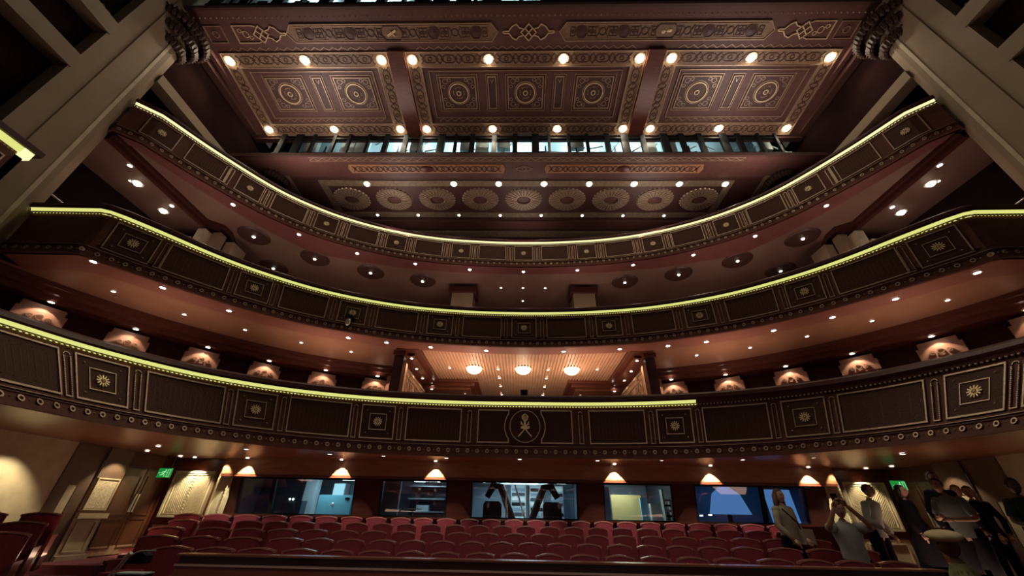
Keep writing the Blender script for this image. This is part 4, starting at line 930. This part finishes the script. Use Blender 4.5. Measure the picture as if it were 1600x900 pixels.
# ================================================================ control room contents
def thing1(name, label, cat, pos, group=None): return empty(name, pos, label, cat, group)
def arm_monitor(x, label, lean):
    e = thing1('monitor', label, 'monitor', (x, 12.05, -.3), 'monitors in the centre window')
    q = MB(); q.prism([(-.26, 0), (.26, 0), (.26, .42), (.18, .50), (-.2, .50), (-.26, .42)], 0, .12, lambda u, v, n: (u, n, v + .12)); q.build('monitor_back', BLACK, e)
    bx('stand', -.05, .05, .02, .1, -.5, .12, BLACK, e)
    q = MB(); q.tube([(lean * .75, .35, -.25), (lean * .45, .3, .45), (lean * .22, .25, 1.0), (-lean * .0, .25, 1.02), (-lean * .18, .25, .72)], [.09, .10, .11, .11, .08], n=8); q.build('articulated_arm', BLACK, e)
arm_monitor(-.88, 'black monitor with a thick articulated arm behind the centre window, left one', 1.0); arm_monitor(.80, 'black monitor with a thick articulated arm behind the centre window, right one', -1.0)
tag(bx('control_desk', -1.5, 1.6, 12.4, 13.0, -1.2, -.28, BLACK), 'black control desk behind the centre window', 'desk')
for k, (x, w_) in enumerate(((-.15, .5), (.45, .45), (1.15, .4))):
    e = thing1('equipment_rack', 'grey equipment rack seen through the centre window, %s from the left' % ORD[k], 'rack', (x, 14.2, -1.2), 'control room racks')
    bx('case', -w_ / 2, w_ / 2, 0, .38, 0, 2.05, TECH, e)
    for j in range(8): bx('rack_unit', -w_ / 2 + .03, w_ / 2 - .03, -.02, 0, .9 + j * .14, .99 + j * .14, [BLACK, WHITEM, ROOMD, ROOM][(j + k) % 4], e)
for k, (x, y) in enumerate(((-.9, 13.9), (.1, 13.6), (1.0, 13.9), (-3.2, 13.9), (2.9, 13.3), (-5.6, 13.8))):
    e = thing1('tube_light', 'tube light on the control room ceiling, %s window, %s' % (['centre', 'centre', 'centre', 'second', 'fourth', 'first'][k], ['left', 'middle', 'right', 'only', 'only', 'only'][k]), 'ceiling light', (x, y, .95), 'control room tube lights')
    bx('hanger', -.02, .02, -.02, .02, 0, .1, WHITEM, e)
    bx('housing', -.45, .45, -.08, .08, -.04, 0, WHITEM, e); bx('tube', -.42, .42, -.05, .05, -.06, -.04, EM_TUBE, e)
q = MB()
for k in range(7): q.tube([(-1.2 + k * .42, 12.7, .86), (-1.0 + k * .42, 13.8, .86)], .03, n=6)
q.tube([(-1.4, 12.9, .80), (1.5, 12.9, .80)], .035, n=6); q.tube([(-1.0, 13.3, .80), (-1.0, 13.3, 1.05)], .02, n=6); q.tube([(1.0, 13.3, .80), (1.0, 13.3, 1.05)], .02, n=6); tag(q.build('ceiling_pipework', TECH), 'pale pipes under the centre control room ceiling', 'pipework', kind='stuff')
q = MB(); q.tube([(-.25, 12.2, .75), (.1, 12.3, -.25)], .025, n=6); q.tube([(.12, 12.2, .75), (.14, 12.3, -.28)], .03, n=6); q.tube([(-.5, 12.2, .6), (-.5, 12.3, -.28)], .02, n=6); tag(q.build('stand_poles', WHITEM), 'thin pale stand poles in the middle of the centre window', 'stand')
e = thing1('laptop_case', 'large pale cyan casing with a small badge in the first control window', 'casing', (-5.6, 12.6, -.2)); bx('body', -.5, .5, 0, .15, -.8, .62, mat('cyan_casing', (.30, .74, .86), .4), e); q = MB(); q.dome(-.05, .37, .05, -.02, lambda u, v, n: (u, n, v), n=8); q.build('badge', STEEL, e); bx('vent', .3, .42, -.02, 0, .5, .56, BLACK, e)
e = thing1('wall_screen', 'small square pale screen on the wall of the first control room', 'screen', (-6.2, 14.1, .62)); bx('bezel', -.2, .2, 0, .4, -.2, .2, WHITEM, e); bx('screen', -.18, .18, -.01, 0, -.18, .18, EM_SCREEN, e)
tag(bx('column_panel', -6.8, -6.45, 13.0, 13.3, -1.3, 1.05, WHITEM), 'pale vertical panel inside the first control window', 'panel'); tag(bx('curtain_block', -8.25, -7.0, 13.2, 13.4, -1.3, 1.05, ROOMD), 'dark partition in the left part of the first control window', 'partition')
e = thing1('desk_telephone', 'dark console with two tiny lights in the first control window', 'console', (-6.7, 12.3, -.05)); bx('body', -.28, .28, 0, .3, -.9, .3, ROOMD, e); q = MB(); q.dome(-.1, .33, .03, -.03, lambda u, v, n: (u, n, v)); q.dome(.0, .33, .03, -.03, lambda u, v, n: (u, n, v)); q.build('indicator_lamp', EM_TUBE, e)
tag(bx('partition_panel', -4.2, -3.7, 12.6, 12.7, -1.3, .95, ROOM), 'blue-grey partition at the left of the second control window', 'partition')
e = thing1('shelf_unit', 'dark shelf unit with devices in the second control window', 'shelf', (-3.15, 13.9, -1.2)); bx('back', -.6, .6, .25, .3, 0, 2.05, ROOMD, e)
for k in range(5): bx('shelf', -.6, .6, -.1, .28, .5 + k * .36, .53 + k * .36, TECH, e); bx('device', -.5 + .1 * k, -.1 + .1 * k, -.05, .2, .53 + k * .36, .70 + k * .36, WHITEM if k == 2 else BLACK, e)
e = thing1('desk_lamp', 'pale flat desk lamp in the second control window', 'lamp', (-3.2, 12.4, -.08)); bx('head', -.25, .25, -.05, .05, .16, .19, WHITEM, e); bx('stem', -.02, .02, -.02, .02, -.9, .16, BLACK, e)
tag(bx('ochre_partition', 2.8, 3.75, 13.6, 13.7, -1.3, .60, ROOMY), 'ochre yellow partition in the fourth control window', 'partition')
tag(bx('blue_partition', 2.38, 2.55, 12.6, 12.7, -1.3, .75, mat('blue_partition', (.2, .5, .75), .6)), 'narrow blue panel at the left of the fourth control window', 'partition')
tag(bx('blue_partition', 3.52, 3.72, 12.9, 13.0, -1.3, .5, MATS['blue_partition']), 'narrow blue panel right of the ochre partition', 'partition')
e = thing1('tall_cabinet', 'white cabinet in the right half of the fourth control window', 'cabinet', (3.88, 12.7, -1.2)); bx('case', -.14, .16, 0, .3, 0, 1.55, WHITEM, e); bx('door', -.12, .14, -.02, 0, .1, 1.5, WHITEM, e)
e = thing1('cable_rack', 'pale rack with dark cables by the right edge of the fourth control window', 'rack', (4.08, 12.3, -1.2)); bx('frame', -.08, -.03, 0, .2, 0, 1.9, TECH, e); bx('frame', .12, .17, 0, .2, 0, 1.6, TECH, e)
for k in range(6): bx('clip', -.05, .14, -.02, .02, .95 + k * .13, 1.0 + k * .13, WHITEM if k % 2 else BLACK, e)
e = thing1('projection_screen', 'glowing blue projected panel in the fifth control window', 'screen', (6.45, 13.6, .42)); bx('floor_stand', -.05, .05, .02, .1, -1.6, -.3, BLACK, e); q = MB(); q.prism([(-.62, -.3), (.68, -.3), (.46, .25), (.12, .48), (-.1, .5), (-.42, .25)], 0, .04, lambda u, v, n: (u, n, v)); q.build('screen', EM_BLUE, e)
e = thing1('projection_screen', 'glowing blue panel at the right end of the fifth control window', 'screen', (7.95, 13.2, .2)); q = MB(); q.prism([(-.45, -.35), (.35, -.35), (.3, .6), (-.5, .6)], 0, .04, lambda u, v, n: (u, n, v)); q.build('screen', EM_BLUE, e)
for k, (x, z) in enumerate(((4.85, .05), (5.1, .07))): tag(bx('status_lamp', x, x + .07, 12.0, 12.05, z, z + .03, EM_TUBE), 'tiny white status light low in the fifth control window, %s' % ['left', 'right'][k], 'light', 'status lights')

# ================================================================ small things on balconies
e = thing1('camera', 'small black camera clamped on the centre of the lowest balcony rail', 'camera', F1(-.02, 1.115, -.1)); bx('body', -.09, .09, -.1, .1, .06, .2, BLACK, e); q = MB(); q.cyl((0, .13), .045, .1, .2, 10, lambda u, v, n: (u, -n, v)); q.build('lens', BLACK, e); bx('clamp', -.05, .05, -.05, .05, 0, .07, BLACK, e)
px_ = F2(-5.48, .2, .0)
e = thing1('dome_camera', 'black and chrome dome camera on the middle balcony front, left of centre', 'camera', px_); q = MB(); q.cyl((0, 0), .07, -.05, .12, 14); q.dome(0, 0, .07, -.08, base=-.05, n=12); o = q.build('housing', STEEL, e, smooth=True); o.location = (0, -.2, 0); o = bx('bracket', -.1, .1, -.28, 0, .12, .2, BLACK, e); q = MB(); q.cyl((0, 0), .10, .1, .2, 12); o = q.build('cap', BLACK, e); o.location = (0, -.2, 0)
# stand and console, bottom left
e = thing1('microphone_stand', 'chrome stand with a black clip lamp at the lower left edge of the stage pit', 'stand', (-3.72, 4.0, -1.7)); q = MB(); q.tube([(-.1, 0, 0), (-.03, 0, 1.12), (.10, 0, 1.33)], [.02, .02, .018], n=8); q.tube([(-.0, .03, 1.12), (.12, .0, 1.34)], .007, n=6); q.build('pole', STEEL, e)
q = MB(); q.tube([(.10, 0, 1.33), (.2, 0, 1.37), (.33, 0, 1.375)], .007, n=6); q.build('arm', STEEL, e); q = MB(); q.prism([(.13, 1.28), (.30, 1.28), (.30, 1.34), (.25, 1.365), (.20, 1.36)], -.04, .04, lambda u, v, n: (u, n, v)); q.build('lamp_head', BLACK, e); q = MB(); q.tube([(.08, 0, 1.31), (.12, 0, 1.355)], .018, n=8); q.build('joint', STEEL, e)
q = MB(); q.tube([(-.3, -.3, .01), (-.1, 0, .12), (.15, -.3, .01)], .014, n=6); q.tube([(-.1, 0, .12), (-.1, .35, .01)], .014, n=6); q.build('foot', BLACK, e)
e = thing1('mixing_console', 'low dark console with a row of white buttons beside the chrome stand', 'console', (-3.62, 4.15, -1.7)); bx('body', -.13, .13, -.06, .06, 0, 1.19, BLACK, e); bx('top_plate', -.135, .135, -.07, .065, 1.19, 1.2, TECH, e)
for k in range(6): bx('button', -.12 + k * .04, -.10 + k * .04, -.075, -.06, 1.14, 1.165, WHITEM, e)

# ================================================================ people
def skin_mesh(verts, edges, radii, sub=1):
    me = bpy.data.meshes.new('tmp'); me.from_pydata(verts, edges, []); o = bpy.data.objects.new('tmp', me); COL.objects.link(o)
    m = o.modifiers.new('s', 'SKIN'); sk = me.skin_vertices[0].data if me.skin_vertices else None
    if sk is None:
        bm = bmesh.new(); bm.from_mesh(me); bm.verts.layers.skin.verify(); bm.to_mesh(me); bm.free(); sk = me.skin_vertices[0].data
    for i, r in enumerate(radii): sk[i].radius = (r, r) if not isinstance(r, tuple) else r; sk[i].use_root = (i == 0)
    m2 = o.modifiers.new('d', 'SUBSURF'); m2.levels = sub; m2.render_levels = sub
    bpy.context.view_layer.update(); dg = bpy.context.evaluated_depsgraph_get()
    ev = bpy.data.meshes.new_from_object(o.evaluated_get(dg)); vs = [tuple(v.co) for v in ev.vertices]; fs = [tuple(p.vertices) for p in ev.polygons]
    bpy.data.objects.remove(o); return vs, fs
SK = {'light': mat('skin_light', (.50, .29, .20), .5), 'mid': mat('skin_mid', (.33, .18, .12), .5), 'dark': mat('skin_dark', (.10, .05, .035), .5)}
HB = mat('dark_hair', (.02, .012, .010), .5); HBR = mat('brown_hair', (.10, .05, .025), .5, noise=(.15, .08, .04), scale=30)
def ell(q, c, rx, ry, rz, n=16, m=10, fn=None):
    vs = []; fs = []
    for j in range(m + 1):
        ph = math.pi * j / m
        for i in range(n):
            t = 2 * math.pi * i / n; p = [rx * math.sin(ph) * math.cos(t), ry * math.sin(ph) * math.sin(t), rz * math.cos(ph)]
            if fn: p = fn(p)
            vs.append((c[0] + p[0], c[1] + p[1], c[2] + p[2]))
    for j in range(m):
        for i in range(n): fs.append((j * n + i, j * n + (i + 1) % n, (j + 1) * n + (i + 1) % n, (j + 1) * n + i))
    q.add(vs, fs)
def person(pos, h, rz, label, skin, shirt, legs, hair='short', hairm=None, arms=None, sleeve=.5, spine=(0, 0), headturn=(0, 0), skirt=False, extra=None):
    e = empty('person', pos, label, 'person', 'visitors at the right side of the stalls', rz)
    k = h / 1.75; sm = SK[skin]; hx, hy = spine
    def at(x, y, z):  # bend of the torso
        t = max(0, (z - .95) / .6); return ((x + hx * t) * k, (y + hy * t) * k, z * k)
    if arms is None: arms = [((-.27, .0, 1.14), (-.25, -.12, .88)), ((.27, .0, 1.14), (.25, -.12, .88))]
    V = [at(0, 0, .95), at(0, .0, 1.15), at(0, 0, 1.33), at(0, .01, 1.46), at(0, -.01, 1.54)]; Rr = [.125, .11, .125, .055, .05]
    Eg = [(0, 1), (1, 2), (2, 3), (3, 4)]
    for s in (-1, 1):
        b0 = len(V); V += [at(s * .10, 0, .88), at(s * .11, -.02, .48), at(s * .12, .03, .09), at(s * .13, -.13, .04)]; Rr += [.095, .062, .042, .035]; Eg += [(0, b0), (b0, b0 + 1), (b0 + 1, b0 + 2), (b0 + 2, b0 + 3)]
    hands = []
    for s, (el, wr) in zip((-1, 1), arms):
        b0 = len(V); V += [at(s * .17, 0, 1.40), at(*el), at(*wr)]; Rr += [.058, .042, .030]; Eg += [(2, b0), (b0, b0 + 1), (b0 + 1, b0 + 2)]
        d = (Vector(at(*wr)) - Vector(at(*el))).normalized(); hands.append((Vector(at(*wr)), d, s))
    vs, fs = skin_mesh(V, Eg, [r * k for r in Rr])
    q = MB(); q.add(vs, fs)
    hc = at(headturn[0], -.02 + headturn[1], 1.64)
    def face(p):
        x, y, z = [a / k for a in p]
        if z < -.03: f = 1 - (-.03 - z) * 2.2; x *= f; y = y * (1 - (-.03 - z) * .8)
        if y < 0:
            if abs(x) < .016 and -.035 < z < .03: y -= .022
            if .012 < abs(x) < .05 and 0.0 < z < .035: y += .010
            if abs(x) < .03 and -.07 < z < -.045: y -= .006
        return [x * k, y * k, z * k]
    ell(q, hc, .074 * k, .094 * k, .115 * k, 20, 14, face)
    for s in (-1, 1): ell(q, (hc[0] + s * .076 * k, hc[1] + .01, hc[2] - .005), .012 * k, .02 * k, .032 * k, 8, 6)
    for (wv, d, s) in hands:
        side = d.cross(Vector((0, 0, 1))); side = Vector((1, 0, 0)) if side.length < .3 else side.normalized()
        nrm = d.cross(side)
        pc = wv + d * .045 * k; q.tube([wv, pc, wv + d * .09 * k], [.028 * k, .037 * k, .034 * k], n=8)
        for f in range(4):
            b0 = wv + d * .085 * k + side * (f - 1.5) * .019 * k; ln = [.062, .075, .07, .055][f] * k
            q.tube([b0, b0 + d * ln * .5 + nrm * .006 * k, b0 + d * ln * .85 + nrm * .03 * k], [.010 * k, .009 * k, .007 * k], n=6)
        b0 = wv + d * .03 * k - side * s * .03 * k; q.tube([b0, b0 + d * .03 * k - side * s * .025 * k, b0 + d * .065 * k - side * s * .03 * k], [.012 * k, .011 * k, .008 * k], n=6)
    q.build('body', sm, e, smooth=True)
    # features
    q = MB()
    for s in (-1, 1): ell(q, (hc[0] + s * .03 * k, hc[1] - .079 * k, hc[2] + .018 * k), .012 * k, .008 * k, .007 * k, 8, 6)
    q.build('eyes', BLACK, e, smooth=True); q = MB(); ell(q, (hc[0], hc[1] - .083 * k, hc[2] - .055 * k), .024 * k, .010 * k, .008 * k, 8, 6); q.build('mouth', MATS.get('lips') or mat('lips', (.30, .08, .07), .5), e, smooth=True)
    # shirt: torso loft and sleeves
    q = MB(); ringsd = [(.86, .185, .135), (1.0, .17, .13), (1.15, .165, .125), (1.30, .195, .135), (1.39, .20, .12), (1.45, .12, .09), (1.48, .065, .065)]
    rows = []
    for z, rx, ry in ringsd:
        c = at(0, 0, z); rows.append([(c[0] + rx * k * math.cos(t * math.pi / 10), c[1] + ry * k * math.sin(t * math.pi / 10) * (1 + .05 * math.sin(3 * t)), c[2]) for t in range(21)])
    q.loft(rows)
    for s, (el, wr) in zip((-1, 1), arms):
        S0 = Vector(at(s * .155, 0, 1.40)); E0 = Vector(at(*el)); W0 = Vector(at(*wr))
        if sleeve <= 1: q.tube([S0, S0.lerp(E0, .5), S0.lerp(E0, sleeve * 1.0)], [.075 * k, .07 * k, .066 * k], n=10, cap=True)
        else: q.tube([S0, S0.lerp(E0, .5), E0, E0.lerp(W0, .5), E0.lerp(W0, .92)], [.072 * k, .064 * k, .055 * k, .048 * k, .042 * k], n=10)
        ell(q, S0, .078 * k, .078 * k, .07 * k, 10, 8)
    q.build('shirt', shirt, e, smooth=True)
    q = MB()
    if skirt: q.loft([[(at(0, 0, z)[0] + rx * k * math.cos(t * math.pi / 10), at(0, 0, z)[1] + rx * .8 * k * math.sin(t * math.pi / 10), z * k) for t in range(21)] for z, rx in ((1.0, .165), (.9, .19), (.5, .24), (.12, .30))])
    else:
        for s in (-1, 1): q.tube([at(s * .08, 0, .98), at(s * .10, 0, .86), at(s * .115, -.02, .48), at(s * .12, .03, .10)], [.10 * k, .112 * k, .08 * k, .062 * k], n=12)
    q.build('skirt' if skirt else 'trousers', legs, e, smooth=True)
    for s in (-1, 1): q = MB(); ell(q, at(s * .125, -.06, .045), .045 * k, .125 * k, .045 * k, 10, 6); q.build('shoe', BLACK, e, smooth=True)
    hm = hairm or HB
    if hair:
        q = MB()
        def hf(p):
            x, y, z = p
            if y < -.03 * k and z < .055 * k: y = -.03 * k
            if z < -.05 * k: z = -.05 * k
            return [x, y, z]
        ell(q, (hc[0], hc[1] + .012 * k, hc[2] + .018 * k), .086 * k, .102 * k, .112 * k, 16, 10, hf)
        if hair == 'long':
            for i in range(9):
                t = math.pi * (i / 8); cx = math.cos(t) * .075; cy = .02 + math.sin(t) * .07
                q.tube([(hc[0] + cx * k, hc[1] + cy * k, hc[2] + .03 * k), (hc[0] + cx * 1.25 * k, hc[1] + (cy + .01) * k, hc[2] - .14 * k), (hc[0] + cx * 1.2 * k, hc[1] + cy * k, hc[2] - .36 * k)], [.035 * k, .032 * k, .014 * k], n=7)
        q.build('hair', hm, e, smooth=True)
    if extra: extra(e, k, at, hc)
    return e
TG = mat('grey_tshirt', (.17, .20, .20), .8, noise=(.13, .155, .155), scale=8, bump=.2); TW = mat('pale_grey_shirt', (.36, .36, .34), .8, noise=(.26, .26, .25), scale=6, bump=.3); TC = mat('cream_cardigan', (.42, .36, .27), .8, noise=(.33, .28, .21), scale=9)
TB = mat('black_cloth', (.010, .010, .013), .9, spec=.05); TD = mat('dark_green_tshirt', (.022, .034, .03), .9, spec=.1); TWH = mat('white_collar_cloth', (.62, .58, .52), .7); CAM = mat('camouflage_cloth', (.30, .32, .12), .8, noise=(.10, .11, .05), scale=9)
BER = mat('beige_beret_felt', (.55, .47, .27), .9, noise=(.46, .39, .22), scale=10, bump=.2)
def phone(e, k, at, hc):
    o = bx('phone', -.04, .04, -.006, .006, -.075, .075, BLACK, e); o.location = at(-.13, -.34, 1.78); o.rotation_euler = (.1, 0, 0)
def bag(e, k, at, hc):
    q = MB(); q.tube([at(-.12, -.1, 1.42), at(.08, -.16, 1.2), at(.22, -.1, .98)], .012, n=6); q.build('bag_strap', TB, e); o = bx('shoulder_bag', -.04, .2, -.08, .08, -.12, .12, TC, e); o.location = at(.12, -.14, .98)
def beret(e, k, at, hc):
    q = MB(); ell(q, (hc[0] + .02, hc[1], hc[2] + .095 * k), .155, .15, .052, 24, 10, lambda p: [p[0], p[1], p[2] + p[0] * -.12]); o = q.build('beret', BER, e, smooth=True); q = MB(); q.ring(hc[0], hc[1], .088, .02, .05, n=20, base=hc[2] + .045 * k); q.build('beret_band', BLACK, e)
def collar(e, k, at, hc):
    q = MB(); q.prism([(-.08, 1.47), (.0, 1.36), (-.02, 1.49)], .1, .13, lambda u, v, n: at(u, -n, v)); q.prism([(.08, 1.47), (.0, 1.36), (.02, 1.49)], .1, .13, lambda u, v, n: at(u, -n, v)); q.build('collar', TWH, e)
def badge(e, k, at, hc):
    q = MB(); q.box(-.10, -.05, 1.27, 1.29, .13, .15, lambda u, v, n: at(u, -n, v)); q.box(-.03, .0, 1.26, 1.28, .13, .15, lambda u, v, n: at(u, -n, v)); q.build('chest_badge', TWH, e)
person((5.02, 8.52, -1.26), 1.78, .3, 'woman with long brown hair in a cream top before the last control window', 'light', TC, TB, 'long', HBR, [((-.26, -.03, 1.15), (-.16, -.2, .93)), ((.24, .0, 1.14), (.12, -.22, .94))], sleeve=1.6, extra=bag)
person((4.97, 6.98, -1.47), 1.73, -.25, 'man in a pale grey shirt raising a phone with both hands to take a picture', 'mid', TW, TB, 'short', HBR, [((-.30, -.22, 1.40), (-.17, -.34, 1.68)), ((.24, -.28, 1.42), (-.02, -.36, 1.70))], sleeve=.85, headturn=(0, -.02), extra=phone)
person((6.40, 8.2, -1.06), 1.66, .4, 'person with dark hair in a pale shirt just behind the man with the phone', 'mid', TW, TB, 'short', None, [((-.28, -.05, 1.16), (-.22, -.25, 1.0)), ((.28, .05, 1.14), (.3, -.1, .9))], sleeve=1.6, spine=(.05, -.1))
person((7.8, 8.9, -1.06), 1.72, .5, 'smiling woman in black with dark hair beneath the right exit sign', 'light', TB, TB, 'long', None, None, sleeve=1.6, skirt=True)
person((7.45, 7.6, -1.06), 1.74, -1.1, 'man in a grey T-shirt with bent forearms, turned to the left', 'mid', TG, TB, 'short', None, [((-.26, -.05, 1.12), (-.12, -.3, 1.16)), ((.26, -.08, 1.13), (.02, -.32, 1.12))], sleeve=.75, spine=(-.03, -.08), headturn=(0, -.05))
person((8.1, 8.4, -1.06), 1.93, -.2, 'tall person in dark clothes whose head rises above the man in grey', 'dark', TB, TB, 'short', None, None, sleeve=1.6)
person((9.05, 9.0, -1.06), 1.74, -.5, 'person in a dark jacket with a white collar behind the man in grey', 'mid', TB, TB, 'short', HBR, None, sleeve=1.6, extra=collar)
person((9.5, 9.2, -1.06), 1.74, -.8, 'person in dark clothes turned away near the right wall', 'mid', TB, TB, 'short', None, None, sleeve=1.6)
person((7.5, 6.6, -1.06), 1.67, -.3, 'young man in a dark T-shirt with a tiny chest mark, hands joined', 'dark', TD, TB, 'short', None, [((-.25, -.02, 1.13), (-.08, -.25, 1.07)), ((.25, -.02, 1.13), (.06, -.25, 1.07))], sleeve=.7, extra=badge)
person((4.35, 4.75, -1.70), 1.60, -2.2, 'man in a pale beige beret and camouflage shirt in the near right corner', 'dark', CAM, TB, None, None, None, sleeve=.8, extra=beret)
